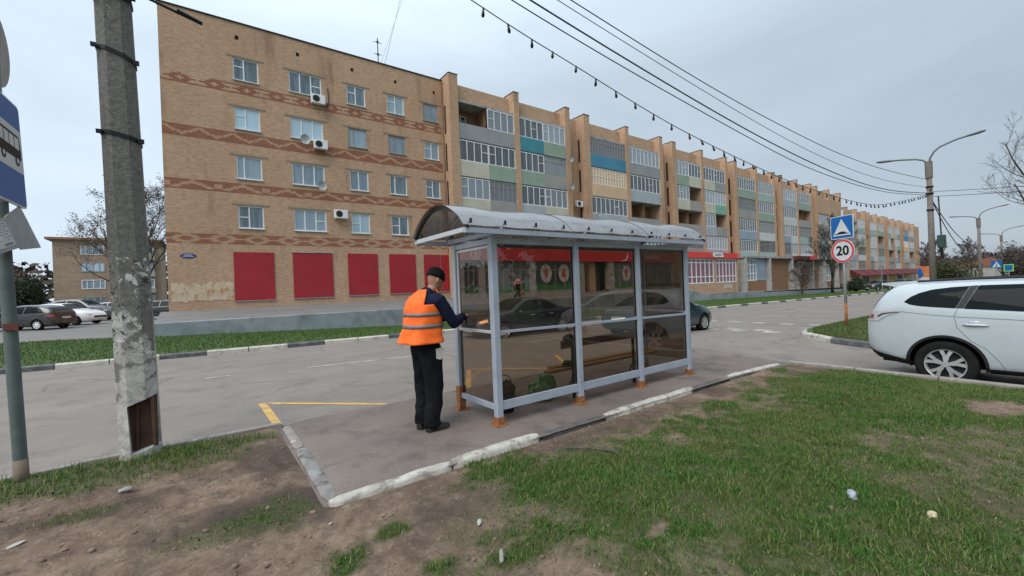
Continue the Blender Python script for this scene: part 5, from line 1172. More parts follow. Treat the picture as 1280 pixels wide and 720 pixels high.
for s0_ in (1.12, 2.25):
    for sg_ in (-1, 1):
        x = c_.side(s0_+.15, .98); MB().sphere((sg_*(x+.014), s0_+.14-2.33, .965), .022, .14, .018, 10, 7).build('door_handle', bd.data.materials[0], suv, True)
        MB().sphere((sg_*(x-.003), s0_+.13-2.33, .995), .008, .075, .032, 10, 7).build('handle_cup', M['lampclear'], suv, True)
mb = MB(); rg = []
for x in np.linspace(-.62, .62, 9):
    k = 1-(x/.62)**4*.3; rg.append([(x, .55-2.33, 1.58), (x, .45-2.33, 1.61), (x, .14-2.33+.06*(1-k), 1.60), (x, .15-2.33+.06*(1-k), 1.572), (x, .38-2.33, 1.53)])
mb.rings(rg); mb.build('spoiler', bd.data.materials[0], suv, True, auto=40)
mb = MB()
for x in (-.45, .2): mb.tube([(x, .3-2.33, .26), (x, .06-2.33, .27)], .035, 8)
mb.box(-.1, .1, .05-2.33, .25-2.33, .25, .33); mb.build('tow_bar', M['black'], suv)
mb = MB(); mb.box(-.6, .6, -.012-2.33, .06-2.33, .46, .62); mb.build('rear_bumper', M['cladding'], suv, bevel=.01)
mb = MB(); mb.tube([(-.18, .0-2.33, .95), (-.26, -.05-2.33, .96)], .02, 6); mb.sphere((-.05, -.0-2.33, 1.02), .12, .02, .018, 10, 6); mb.build('tailgate_handle', M['lampclear'], suv)
for sg_ in (-1, 1):
    mb = MB(); mb.sphere((sg_*1.0, 3.18-2.33, 1.16), .13, .08, .085, 12, 8); mb.build('mirror', bd.data.materials[0], suv, True)
    for sw in WS: wheel(suv, sg_*(SUVW/2-.12), sw-2.33, RW, .235, 'alloy', 5, 'double')
c_.side_patch('headlamp', suv, M['lampclear'], [(4.05, .93), (4.5, .84)], [(4.05, .80), (4.5, .74)], eps=.008)
suv.rotation_euler = (0, 0, R(180)); suv.location = (SUVX+SUVW/2, 2.27-2.33, sz0)
# --- saloons ----------------------------------------------------------------
def saloon(label, col, loc, rz, group=None, L=4.2, W=1.68, hatch=False, sc=(1, 1, 1), rim='alloy', style='double', spokes=6, lit=False, dusty=.3, detail=True):
    o = thing('parked_car' if not lit else 'car', label, 'car', (0, 0, 0), group)
    if hatch: top = [(0, .72), (.04, .95), (.12, 1.05), (.35, 1.24), (.7, 1.39), (1.2, 1.45), (2.0, 1.46), (2.4, 1.40), (2.75, 1.2), (3.05, 1.0), (3.5, .96), (3.95, .84), (4.12, .72), (4.2, .55)]
    else: top = [(0, .66), (.04, .88), (.10, .96), (.55, 1.0), (.8, 1.1), (1.1, 1.28), (1.45, 1.40), (1.9, 1.43), (2.3, 1.40), (2.65, 1.22), (3.0, .99), (3.5, .93), (3.95, .80), (4.12, .68), (4.2, .52)]
    k = L/4.2; S = lambda P: [(a*k, b) for a, b in P]
    c = Car(L, W, S(top), S([(0, .64), (.15, .93), (.6, .94), (1.5, .92), (2.9, .87), (3.2, .86), (4.2, .5)]), S([(0, .34), (.2, .24), (.8, .2), (3.5, .19), (4.0, .2), (4.2, .28)]),
            S([(0, .78), (.08, .9), (.3, .97), (.8, 1.0), (3.2, 1.0), (3.7, .96), (4.0, .86), (4.2, .62)]), tuck=.36)
    RWs = .30; WSs = (.83*k, 3.33*k); mt_ = paint(label.split()[0]+'_paint', col, .25, (.2, .19, .17), dusty)
    c.body(o, mt_, WSs, RWs)
    if hatch:
        c.side_patch('rear_window_side', o, M['carglass'], S([(.5, 1.02), (.75, 1.25), (1.0, 1.33), (1.52, 1.37)]), S([(.5, .99), (1.52, .96)]))
    else:
        c.side_patch('rear_window_side', o, M['carglass'], S([(.98, 1.02), (1.15, 1.17), (1.35, 1.27), (1.72, 1.335)]), S([(.98, .985), (1.72, .965)]))
    a0 = 1.58 if hatch else 1.78
    c.side_patch('front_window_side', o, M['carglass'], S([(a0, 1.36 if hatch else 1.335), (2.2, 1.33), (2.45, 1.22), (2.85, .97)]), S([(a0, .955), (2.85, .93)]))
    c.top_patch('windscreen', o, M['carglass'], 2.34*k, 2.96*k, .55, .70); c.top_patch('rear_window', o, M['carglass'], (.13 if hatch else .68)*k, (.5 if hatch else 1.2)*k, .62, .54)
    c.line('door_gap', o, M['gap'], S([(1.75, .95), (1.75, .35)]), .009); c.line('door_gap', o, M['gap'], S([(2.9, .9), (2.85, .35)]), .009); c.line('door_gap', o, M['gap'], S([(.98, .95), (1.12, .62)]), .009)
    c.side_patch('sill_trim', o, M['cladding'], S([(1.2, .26), (2.95, .26)]), S([(1.2, .21), (2.95, .21)]), eps=.008)
    c.side_patch('tail_lamp', o, M['tailred'], S([(.03, .86), (.38, .88)]), S([(.03, .72), (.38, .80)]), eps=.009)
    hl = c.side_patch('headlamp', o, M['lampclear'] if not lit else emis('lit_headlamp', (1, .5, .18), .6), S([(3.88, .755), (4.1, .69)]), S([(3.88, .67), (4.1, .62)]), eps=.009)
    for sg_ in (-1, 1):
        for s in (1.3, 2.15): MB().sphere((sg_*(c.side(s*k, .80)+.01), s*k-L/2, .80), .02, .10, .016, 8, 6).build('door_handle', mt_ if not lit else M['lampclear'], o, True)
    for sg_ in (-1, 1):
        mb = MB(); mb.sphere((sg_*(W/2+.06), 2.72*k-L/2, .93), .11, .06, .07, 10, 7); mb.build('mirror', mt_, o, True)
        for sw in WSs: wheel(o, sg_*(W/2-.10), sw-L/2, RWs, .19, rim, spokes, style)
    mb = MB(); mb.box(-.26, .26, L/2-.03, L/2+.012, .32, .43); mb.build('number_plate', M['signwhite'], o); mb = MB(); mb.box(-.26, .26, -L/2-.012, -L/2+.03, .62, .73); mb.build('number_plate', M['signwhite'], o)
    mb = MB(); mb.box(-.5, .5, L/2-.05, L/2+.004, .46, .56); mb.build('grille', M['black'], o)
    o.rotation_euler = (0, 0, rz); o.location = loc; o.scale = sc
    return o
E90 = R(90)
saloon('dark navy saloon with a lit headlamp passing on the street behind the shelter', (.012, .016, .04), (8.95, 11.9, -.10), E90, L=4.15, sc=(1, 1, .93), lit=True, dusty=.25)
saloon('dark teal saloon seen past the right end of the shelter, facing away', (.012, .035, .05), (12.15, 8.42, -.10), -E90, L=4.2, sc=(1, 1, .92), dusty=.2)
CL = 'cars parked on the ground left of the building'
def pxg(px, depth):   # helper: ground point along an image column (photo pixels)
    d = f + r*((px-640)/529.69); return Vector((0, 0, 0)) + d*depth
saloon('black hatchback with red tail lamps, nearest of the cars parked at the left', (.010, .009, .010), (-8.35, 36.9, .24), R(58), CL, hatch=True, L=4.3, rim='white', style='single', spokes=7)
saloon('white hatchback parked behind the black one at the left, facing right', (.70, .71, .72), (-7.4, 40.4, .30), R(-121), CL, hatch=True, L=4.3, rim='cladding')
saloon('grey hatchback half hidden behind the white car at the left', (.07, .08, .09), (-7.6, 46.5, .32), R(-115), CL, hatch=True, L=4.4, sc=(1, 1, 1.2))
saloon('dark green hatchback between the concrete pole and the brick wall', (.012, .02, .02), (-2.75, 42.6, .30), R(60), CL, hatch=True, L=4.2, sc=(1, 1, 1.0))
saloon('silver hatchback far back at the left behind the pole', (.35, .36, .37), (-6.2, 53.0, .33), R(-110), CL, hatch=True, L=4.2)
CR = 'cars parked far along the street'
saloon('black saloon parked far along the street under the awnings', (.012, .012, .014), (84, 19.5, -1.0), R(70), CR, sc=(1, 1, 1.1))
saloon('dark grey hatchback far along the street, right of the black one', (.03, .035, .04), (93, 18.5, -1.1), R(75), CR, hatch=True, sc=(1, 1, 1.1))
saloon('pale hatchback far along the street, smallest of the row there', (.4, .4, .4), (112, 10.8, -1.2), R(85), CR, hatch=True, sc=(1, 1, 1.1))
# ------------------------------------------------------------------ people
M['skin'] = pm('skin', (.36, .19, .13), .6, (.31, .155, .105), 12); M['navy'] = pm('navy_jacket', (.008, .011, .028), .85, (.014, .018, .04), 7, .4, 18, spec=.08)
M['blacktrs'] = pm('black_trousers', (.008, .008, .010), .9, (.014, .014, .016), 7, .4, 14, spec=.08); M['hivis'] = pm('orange_vest', (1.0, .165, .014), .75, (.85, .12, .01), 5, .35, 11)
M['tape'] = pm('grey_reflective_tape', (.17, .175, .18), .5, (.135, .14, .145), 12); M['hatk'] = pm('black_knit', (.008, .008, .009), .95, (.014, .014, .015), 25, .5, 60, spec=.08)
M['boot'] = pm('dusty_boot', (.022, .021, .02), .8, (.045, .042, .038), 9, spec=.08); M['ragw'] = pm('pale_rag', (.62, .58, .5), .9); M['hair'] = pm('dark_hair', (.012, .01, .009), .8, spec=.08)
def limb(mb, pts, n=12):
    """pts: (x,y,z,ra,rb) elliptical sections, ra across the body (y), rb along x"""
    P = [Vector(p[:3]) for p in pts]; rg = []
    for i, p in enumerate(P):
        t_ = (P[min(i+1, len(P)-1)]-P[max(i-1, 0)]).normalized(); a = Vector((0, 1, 0)); a = (a-t_*a.dot(t_))
        a = a.normalized() if a.length > .25 else (Vector((1, 0, 0))-t_*t_.x).normalized()
        b = t_.cross(a); ra, rb = pts[i][3], pts[i][4] if len(pts[i]) > 4 else pts[i][3]
        rg.append([tuple(p+a*ra*math.cos(2*math.pi*j/n)+b*rb*math.sin(2*math.pi*j/n)) for j in range(n)])
    # rounded ends
    def cap(pt, rgx, d):
        c0 = Vector(pt); return [[tuple(c0+(Vector(q)-c0)*k+d*h) for q in rgx] for k, h in ((.8, .35), (.4, .6))]
    d0 = (P[0]-P[1]).normalized()*min(pts[0][3], pts[0][3]); d1 = (P[-1]-P[-2]).normalized()*pts[-1][3]
    A = cap(P[0], rg[0], d0)[::-1]; B = cap(P[-1], rg[-1], d1)
    return mb.rings(A+rg+B)
def remesh(o, vox, smooth=4):
    md = o.modifiers.new('r', 'REMESH'); md.mode = 'VOXEL'; md.voxel_size = vox
    ms_ = o.modifiers.new('s', 'SMOOTH'); ms_.iterations = smooth; ms_.factor = .5
    dg = bpy.context.evaluated_depsgraph_get(); me = bpy.data.meshes.new_from_object(o.evaluated_get(dg)); o.modifiers.clear(); o.data = me
    me.polygons.foreach_set('use_smooth', [True]*len(me.polygons)); return o
def hand(mb, w, d, up, curl=.9, k=1.0):
    """w wrist point, d pointing direction, up = back of the hand"""
    w = Vector(w); d = Vector(d).normalized(); up = Vector(up); up = (up-d*up.dot(d)).normalized(); sd = d.cross(up)
    mb.rings([[tuple(w+d*s+sd*a*math.cos(2*math.pi*j/10)+up*b*math.sin(2*math.pi*j/10)) for j in range(10)] for s, a, b in ((-.03, .026, .02), (0, .03, .02), (.04, .041, .018), (.085, .043, .016), (.095, .038, .012))])
    for i, (of, ln) in enumerate(((-.032, .062), (-.011, .072), (.010, .068), (.030, .052))):
        p = w+d*.085+sd*of; q = p+(d*math.cos(curl*.5)-up*math.sin(curl*.5))*ln*.5; e = q+(d*math.cos(curl*1.5)-up*math.sin(curl*1.5))*ln*.35; e2 = e+(d*math.cos(curl*2.2)-up*math.sin(curl*2.2))*ln*.3
        mb.tube([p-d*.02, p, q, e, e2], [.009, .009, .0088, .008, .006], 8)
    tp = w+d*.025-sd*.035; mb.tube([w+d*.015-sd*.015, tp, tp+d*.035-sd*.012-up*.012, tp+d*.06-up*.024], [.012, .012, .010, .008], 8)
def person(label, loc, rz, pose, mats, scale=1.0, vest=True, hat=True, bag=False):
    o = thing('person', label, 'person', (0, 0, 0)); J = pose
    hx, hy, hz = J['head']; nk = J['neck']; 
    mb = MB()      # body: head, neck, torso, arms, legs, hands as one surface
    hd = Vector((hx, hy, hz)); td = J.get('tilt', .25)
    ct_, st_ = math.cos(td), math.sin(td)
    def hp(x, y, z): return (hx+x*ct_+z*st_, hy+y, hz+z*ct_-x*st_)
    rg = []
    for z, rx, ry, ox in ((-.115, .03, .028, .045), (-.105, .05, .044, .035), (-.07, .075, .06, .018), (-.03, .088, .068, .008), (.01, .096, .074, 0), (.05, .098, .077, -.004), (.085, .088, .07, -.006), (.115, .055, .045, -.008), (.125, .02, .02, -.008)):
        rg.append([hp(ox+rx*math.cos(2*math.pi*j/20), ry*math.sin(2*math.pi*j/20), z) for j in range(20)])
    mb.rings(rg)
    mb.rings([[hp(.085+dx+.008*math.cos(a), .013*w_*math.sin(a), z) for a in np.linspace(0, 2*math.pi, 9)[:-1]] for z, dx, w_ in ((.015, .0, .6), (-.015, .013, .9), (-.03, .018, 1.2), (-.042, .004, 1.0))])   # nose
    mb.sphere(hp(.078, 0, -.068), .014, .026, .010, 10, 6); mb.sphere(hp(.072, 0, -.1), .02, .024, .016, 10, 6)
    for s in (-1, 1):
        mb.sphere(hp(-.01, s*.079, -.01), .02, .012, .033, 10, 7); mb.sphere(hp(.083, s*.031, .012), .012, .016, .012, 8, 6); mb.sphere(hp(.078, s*.03, .028), .016, .024, .007, 8, 6)
    limb(mb, [(nk[0]-.03, nk[1], nk[2]-.06, .062, .062), (nk[0], nk[1], nk[2], .056, .058), (hx-.02, hy, hz-.07, .054, .056)])
    T = J['torso']; limb(mb, [(x, y, z, a*.93, b*.93) for x, y, z, a, b in T], 18)
    for A in ('armL', 'armR'):
        P = J[A]; limb(mb, [(*P[0], .052, .052), (*(Vector(P[0]).lerp(Vector(P[1]), .5)), .046, .046), (*P[1], .039, .039), (*(Vector(P[1]).lerp(Vector(P[2]), .4)), .038, .038), (*P[2], .026, .024)], 10)
        hand(mb, P[2], Vector(P[2])-Vector(P[1])+Vector(J.get('hd', (0, 0, 0))), J.get('hup', (0, 0, 1)))
    for Lg in ('legL', 'legR'):
        P = J[Lg]; limb(mb, [(*P[0], .085, .09), (*(Vector(P[0]).lerp(Vector(P[1]), .5)), .075, .08), (*P[1], .056, .06), (*(Vector(P[1]).lerp(Vector(P[2]), .35)), .054, .058), (*P[2], .038, .042)], 10)
    b_ = mb.build('body', mats['skin'], None); remesh(b_, .0065, 3); b_.parent = o
    # trousers
    mb = MB(); t0 = T[0]; limb(mb, [(t0[0], t0[1], t0[2]-.02, .165, .145), (t0[0], t0[1], t0[2]+.07, .180, .150), (t0[0], t0[1], t0[2]+.16, .178, .146)], 18)
    for Lg in ('legL', 'legR'):
        P = J[Lg]; m1 = Vector(P[0]).lerp(Vector(P[1]), .5); m2 = Vector(P[1]).lerp(Vector(P[2]), .5)
        limb(mb, [(*P[0], .105, .135), (*m1, .10, .118), (*P[1], .092, .10), (P[1][0]-.008, P[1][1], P[1][2]-.07, .09, .098), (m2.x+.008, m2.y, m2.z, .086, .095), (P[2][0]-.006, P[2][1], P[2][2]+.09, .082, .092), (P[2][0]-.012, P[2][1], P[2][2]+.045, .076, .086), (P[2][0]-.006, P[2][1], P[2][2]-.015, .08, .094)], 14)
    tr = mb.build('trousers', mats['trousers'], None); remesh(tr, .011, 2)
    co = [v.co.copy() for v in tr.data.vertices]; nn = [v.normal.copy() for v in tr.data.vertices]
    for v, c0, n_ in zip(tr.data.vertices, co, nn):   # cloth folds
        k = (math.sin(c0.z*24+c0.y*34+c0.x*26+math.sin(c0.x*20+c0.z*9)*1.8)*.35+(float(fbm(c0.x*11+9+c0.z*3, c0.z*7+c0.y*11+9, 3))-.5)*3.4)*.006*(1.6 if c0.z < .3 or abs(c0.z-.5) < .09 else .9); v.co = c0+n_*k
    tr.parent = o
    # jacket with sleeves
    mb = MB(); limb(mb, [(x, y, z, a, b) for x, y, z, a, b in T[1:]], 18)
    limb(mb, [(nk[0]-.045, nk[1], nk[2]-.075, .082, .08), (nk[0]-.01, nk[1], nk[2]-.01, .07, .07)], 12)
    for A in ('armL', 'armR'):
        P = J[A]; a, b, c = map(Vector, P); e = c-(c-b).normalized()*.03
        limb(mb, [(*(a+(Vector(T[-2][:3])-a)*.25), .075, .08), (*a, .078, .08), (*a.lerp(b, .5), .068, .072), (*a.lerp(b, .85), .062, .066), (*b, .06, .064), (*b.lerp(e, .3), .06, .06), (*b.lerp(e, .8), .05, .05), (*e, .047, .047)], 12)
    jk = mb.build('jacket', mats['jacket'], None); remesh(jk, .011, 3)
    for v in jk.data.vertices:
        c0 = v.co.copy(); v.co = c0+v.normal*((math.sin(c0.x*55+c0.z*30+c0.y*22)*.5+(float(vnoise(c0.x*17+5, c0.z*15+c0.y*9+5))-.5)*1.5)*.005)
    jk.parent = o
    if vest:
        VT = J['vest']; n = 48; rings_ = []; nzv = 34
        zs = [v_[2] for v_ in VT]
        def vs(t_):
            i = t_*(len(VT)-1); k = min(int(i), len(VT)-2); fr_ = i-k; return [VT[k][q]*(1-fr_)+VT[k+1][q]*fr_ for q in range(5)]
        def vpt(t_, ang, off=0):
            x, y, z, a, b = vs(t_); ca, sa = math.cos(ang), math.sin(ang)
            rr_ = 1+.05*(float(fbm(math.cos(ang)*2.4+20+t_*2.0, math.sin(ang)*2.4+t_*6+3, 3))-.5)*2+.012*math.sin(t_*38+math.sin(ang*3)*2)*abs(math.sin(ang*1.5))+(.05*math.sin(ang*5+1.3)*max(0, .28-t_)/.28)
            se = lambda q: math.copysign(abs(q)**.82, q)
            return (x+(b*rr_+off)*se(ca), y+(a*rr_+off)*se(sa), z)
        cells = []; V = []; F = []
        for i in range(nzv+1):
            for j in range(n): V.append(vpt(i/nzv, 2*math.pi*j/n))
        for i in range(nzv+1):
            for j in range(n): V.append(vpt(i/nzv, 2*math.pi*j/n, -.006))
        N0 = (nzv+1)*n; keep = set()
        for i in range(nzv):
            t_ = (i+.5)/nzv
            for j in range(n):
                ang = (2*math.pi*(j+.5)/n); side_ = abs(math.sin(ang)); 
                arm = t_ > .60 and side_ > (.80-.0*t_) and math.cos(ang) > -.62 and math.cos(ang) < .62
                if not arm: keep.add((i, j))
        for i, j in keep:
            j2 = (j+1) % n; F.append((i*n+j, i*n+j2, (i+1)*n+j2, (i+1)*n+j)); F.append((N0+i*n+j, N0+(i+1)*n+j, N0+(i+1)*n+j2, N0+i*n+j2))
            for (di, dj, e0, e1) in ((0, 1, (i, j2), (i+1, j2)), (0, -1, (i+1, j), (i, j)), (1, 0, (i+1, j2), (i+1, j)), (-1, 0, (i, j), (i, j2))):
                if (i+di, (j+dj) % n) not in keep: q0, q1 = e0[0]*n+e0[1], e1[0]*n+e1[1]; F.append((q0, q1, N0+q1, N0+q0))
        mb = MB(); mb.add(V, F); ve = mb.build('vest', mats['vest'], None, True); ve.parent = o
        for t0_, t1_ in ((.245, .295), (.405, .455)):
            mb = MB(); rg = []
            for q, off in ((t0_, .002), (t0_, .005), (t1_, .005), (t1_, .002)): rg.append([vpt(q, 2*math.pi*j/n, off) for j in range(n)])
            mb.rings(rg, cap=False); tp_ = mb.build('reflective_tape', mats['tape'], None, True); tp_.parent = ve
    if hat:
        mb = MB(); rg = []
        for z, rx, ry, ox in ((.018, .103, .084, -.004), (.02, .110, .090, -.004), (.05, .112, .092, -.006), (.058, .108, .089, -.006), (.09, .102, .084, -.008), (.12, .082, .068, -.012), (.14, .045, .04, -.014), (.145, .01, .01, -.014)):
            rg.append([hp(ox+rx*math.cos(2*math.pi*j/22), ry*math.sin(2*math.pi*j/22), z-.012*math.cos(2*math.pi*j/22)*0) for j in range(22)])
        mb.rings(rg); h_ = mb.build('knit_cap', mats['hat'], None, True); h_.parent = o
    else:
        mb = MB(); mb.sphere(hp(-.02, 0, .045), .10, .085, .088, 16, 10); mb.sphere(hp(-.06, 0, -.01), .06, .075, .07, 12, 8); h_ = mb.build('hair', mats['hat'], None); remesh(h_, .012, 2); h_.parent = o
    mb_list = []
    for Lg in ('legL', 'legR'):
        a = Vector(J[Lg][2]); yw = J.get('toe', {}).get(Lg, 0); cy, sy = math.cos(yw), math.sin(yw); mb = MB(); rg = []
        for x, w_, h_, zb in ((-.085, .018, .045, .01), (-.075, .034, .085, 0), (-.02, .041, .105, 0), (.04, .042, .09, 0), (.10, .049, .065, 0), (.155, .046, .05, 0), (.19, .03, .035, .008), (.20, .012, .02, .012)):
            z0 = a.z-.085+zb; rg.append([(a.x+x*cy-q*w_*sy, a.y+x*sy+q*w_*cy, z0+zz*h_) for q, zz in ((-1, 0), (-1, .35), (-.8, .75), (-.35, 1), (.35, 1), (.8, .75), (1, .35), (1, 0))])
        mb.rings(rg); s_ = mb.build('shoe', mats['shoe'], None, True, auto=50); s_.parent = o
    o.scale = (scale,)*3; o.rotation_euler = (0, 0, rz); o.location = loc
    return o
wk = dict(head=(.14, 0, 1.63), neck=(.07, 0, 1.50), tilt=.42,
    torso=[(-.03, 0, .90, .172, .132), (-.035, 0, 1.02, .172, .136), (-.04, 0, 1.15, .184, .142), (-.035, 0, 1.28, .198, .146), (-.02, 0, 1.39, .198, .136), (.01, 0, 1.465, .138, .102), (.03, 0, 1.50, .08, .07)],
    vest=[(-.07, 0, .955, .245, .225), (-.062, 0, 1.03, .232, .208), (-.05, 0, 1.12, .222, .192), (-.04, 0, 1.22, .224, .184), (-.034, 0, 1.31, .228, .180), (-.022, 0, 1.39, .224, .168), (.0, 0, 1.455, .185, .138), (.02, 0, 1.50, .128, .11), (.035, 0, 1.528, .09, .088)],
    armL=[(.02, .21, 1.41), (.24, .20, 1.19), (.49, .14, 1.20)], armR=[(.025, -.215, 1.41), (.19, -.255, 1.15), (.475, -.06, 1.20)], hd=(.05, 0, -.03),
    legL=[(-.015, .085, .90), (.01, .095, .50), (-.03, .085, .085)], legR=[(-.02, -.085, .90), (.015, -.09, .50), (-.02, -.09, .085)], toe=dict(legR=-.05, legL=.25))
mats1 = dict(skin=M['skin'], trousers=M['blacktrs'], jacket=M['navy'], vest=M['hivis'], tape=M['tape'], hat=M['hatk'], shoe=M['boot'])
MANX, MANY, MANA = 1.975, 4.33, R(9)
man = person('man in orange vest, black cap and dark clothes working at the shelter post', (MANX, MANY, .048), MANA, wk, mats1, 1.0)
rg_ = MB(); rg_.prism([(-.045, -.07), (.0, -.085), (.05, -.03), (.055, .02), (.02, .045), (-.05, .035)], lambda a, b_, d: (.03+a, -.193-d-.012*math.sin(a*40), .855+b_), .012)
rr_ = rg_.build('pocket_rag', M['ragw'], None, True, auto=40); rr_.parent = man
tl = MB(); P0 = man.matrix_basis @ Vector((.56, .0, 1.18)); tl.tube([P0, P0+Vector((.012, .02, -.09))], [.012, .008], 8); tag(tl.build('scraper', M['black'], None), 'short dark scraper held by the man at the shelter post', 'tool')
walk = dict(head=(.05, 0, 1.60), neck=(.02, 0, 1.47), tilt=.1,
    torso=[(0, 0, .90, .15, .11), (0, 0, 1.02, .14, .105), (.005, 0, 1.15, .155, .115), (.005, 0, 1.28, .17, .12), (.005, 0, 1.38, .17, .11), (.01, 0, 1.44, .12, .09), (.015, 0, 1.48, .07, .065)],
    armL=[(0, .2, 1.38), (-.12, .23, 1.12), (-.05, .22, .90)], armR=[(0, -.2, 1.38), (.1, -.23, 1.12), (.18, -.2, .92)],
    legL=[(0, .08, .9), (.14, .08, .52), (.20, .08, .09)], legR=[(0, -.08, .9), (-.08, -.08, .5), (-.34, -.08, .14)])
M['pinktop'] = pm('pink_top', (.62, .30, .27), .85); M['bagred'] = pm('red_bag', (.5, .08, .09), .5)
mats2 = dict(skin=M['skin'], trousers=M['blacktrs'], jacket=M['pinktop'], hat=M['hair'], shoe=M['boot'])
wx = 18.95; person('pedestrian in a pink top and dark trousers walking along the shop front', (wx, 25.2, .73), R(0), walk, mats2, 1.0, vest=False, hat=False)
mb = MB(); rg = []
for z, a, b_ in ((.28, .12, .03), (.3, .15, .06), (.5, .14, .05), (.66, .10, .025), (.68, .09, .01)): rg.append([(wx+.26+a*math.cos(2*math.pi*j/12), 24.98+b_*math.sin(2*math.pi*j/12), .73+z) for j in range(12)])
mb.rings(rg); mb.tube([(wx+.18, 24.98, 1.40), (wx+.24, 24.99, 1.62), (wx+.32, 24.98, 1.40)], .008, 5); tag(mb.build('shopping_bag', M['bagred'], None, True), 'red shopping bag carried by the pedestrian in the pink top', 'bag')
# ------------------------------------------------------------------ bare trees
M['bark'] = pm('dark_bark', (.060, .048, .040), .95, (.035, .029, .025), 9, .5, 30); M['bark2'] = pm('grey_bark', (.11, .092, .08), .95, (.065, .055, .05), 9, .5, 30)
M['twig'] = pm('twigs', (.075, .056, .048), .95, (.05, .038, .033), 3); M['twigr'] = pm('reddish_twigs', (.13, .085, .075), .95, (.085, .058, .05), 3)
def leafmat(name, c1, c2):
    m, t, b, o = nodes(name); gi = t.nodes.new('ShaderNodeNewGeometry')
    t.links.new(mixc(t, gi.outputs['Random Per Island'], c1, c2), b.inputs['Base Color']); b.inputs['Roughness'].default_value = .8; b.inputs['Specular IOR Level'].default_value = .2; return m
M['twigp'] = pm('pale_twigs', (.17, .14, .125), .95, (.12, .10, .09), 3)
M['dryleaf'] = leafmat('dry_leaves', (.16, .09, .06), (.10, .075, .045)); M['olive'] = leafmat('olive_foliage', (.035, .045, .016), (.065, .06, .03)); M['dgreen'] = leafmat('dark_foliage', (.014, .024, .012), (.035, .045, .02)); M['brownbush'] = leafmat('brown_twig_foliage', (.075, .055, .045), (.05, .042, .03))
def bare_tree(label, base, h, spread=.5, seed=1, bark='bark', twig='twig', leaves=0, lean=(0, 0), r0=None, levels=4, dens_=1.0, leafm='dryleaf', first=.25, group=None, minr=.006, name='bare_tree'):
    rng = random.Random(seed); x, y, z = base; root = thing(name, label, 'tree', base, group)
    tr, cr_, lv = MB(), MB(), []
    r0 = r0 or h*.017
    def branch(p, d, L_, rad, lev):
        n = 6 if lev == 0 else (5 if lev < 3 else 3); pts = [p]; q = p.copy(); dd = d.copy(); dirs = [dd.copy()]
        for i in range(n):
            wob = .10 if lev == 0 else .22
            dd = (dd+Vector((rng.uniform(-wob, wob), rng.uniform(-wob, wob), rng.uniform(-wob*.5, wob)+(.06 if lev else .12)))).normalized()
            q = q+dd*L_/n; pts.append(q.copy()); dirs.append(dd.copy())
        e = .35 if lev == 0 else .3
        (tr if lev <= 1 else cr_).tube(pts, [max(minr*.7, rad*(1-(1-e)*i/n)) for i in range(n+1)], 9 if lev == 0 else (6 if lev == 1 else (4 if lev == 2 else 3)), cap=lev < 2)
        if lev >= levels:
            for _ in range(leaves):
                if rng.random() < .8: lv.append(pts[rng.randrange(1, n+1)]+Vector((rng.gauss(0, .12), rng.gauss(0, .12), rng.gauss(0, .12)))*h/9)
            return
        nc = int({0: 11, 1: 8, 2: 7, 3: 6, 4: 5}[lev]*dens_)
        for k in range(nc):
            f_ = first+(1-first)*(k+rng.random())/nc if lev == 0 else .15+.85*(k+rng.random())/nc
            i = min(n-1, int(f_*n)); fr_ = f_*n-i; pp = pts[i].lerp(pts[i+1], min(1, fr_)); ax_ = dirs[i+1]
            az_ = rng.uniform(0, 2*math.pi) if lev else 2.4*k+rng.uniform(-.4, .4)
            a = ax_.orthogonal().normalized(); b = ax_.cross(a); out = a*math.cos(az_)+b*math.sin(az_)
            ang = rng.uniform(.55, 1.05)*(spread/.5 if lev == 0 else 1)
            nd = (ax_*math.cos(ang)+out*math.sin(ang)).normalized()
            ln = (h*.46*(1.15-.75*f_) if lev == 0 else L_*rng.uniform(.38, .62)*(1.1-.5*f_))
            branch(pp, nd, ln, max(minr, rad*(1-.65*f_)*(.5 if lev == 0 else .55)), lev+1)
    branch(Vector((x, y, z-.1)), Vector((lean[0], lean[1], 1)).normalized(), h*.8, r0, 0)
    tr.build('trunk', M[bark], root, True); cr_.build('crown', M[twig], root, True)
    if lv:
        N = len(lv); mb = MB()
        for p in lv:
            s = rng.uniform(.03, .07)*h/9; a = Vector((rng.gauss(0, 1), rng.gauss(0, 1), rng.gauss(0, 1))).normalized(); b = a.orthogonal().normalized()
            mb.add([p-a*s, p+b*s*.6, p+a*s, p-b*s*.6], [(0, 1, 2, 3)])
        mb.build('leaves', M[leafm], root)
    return root
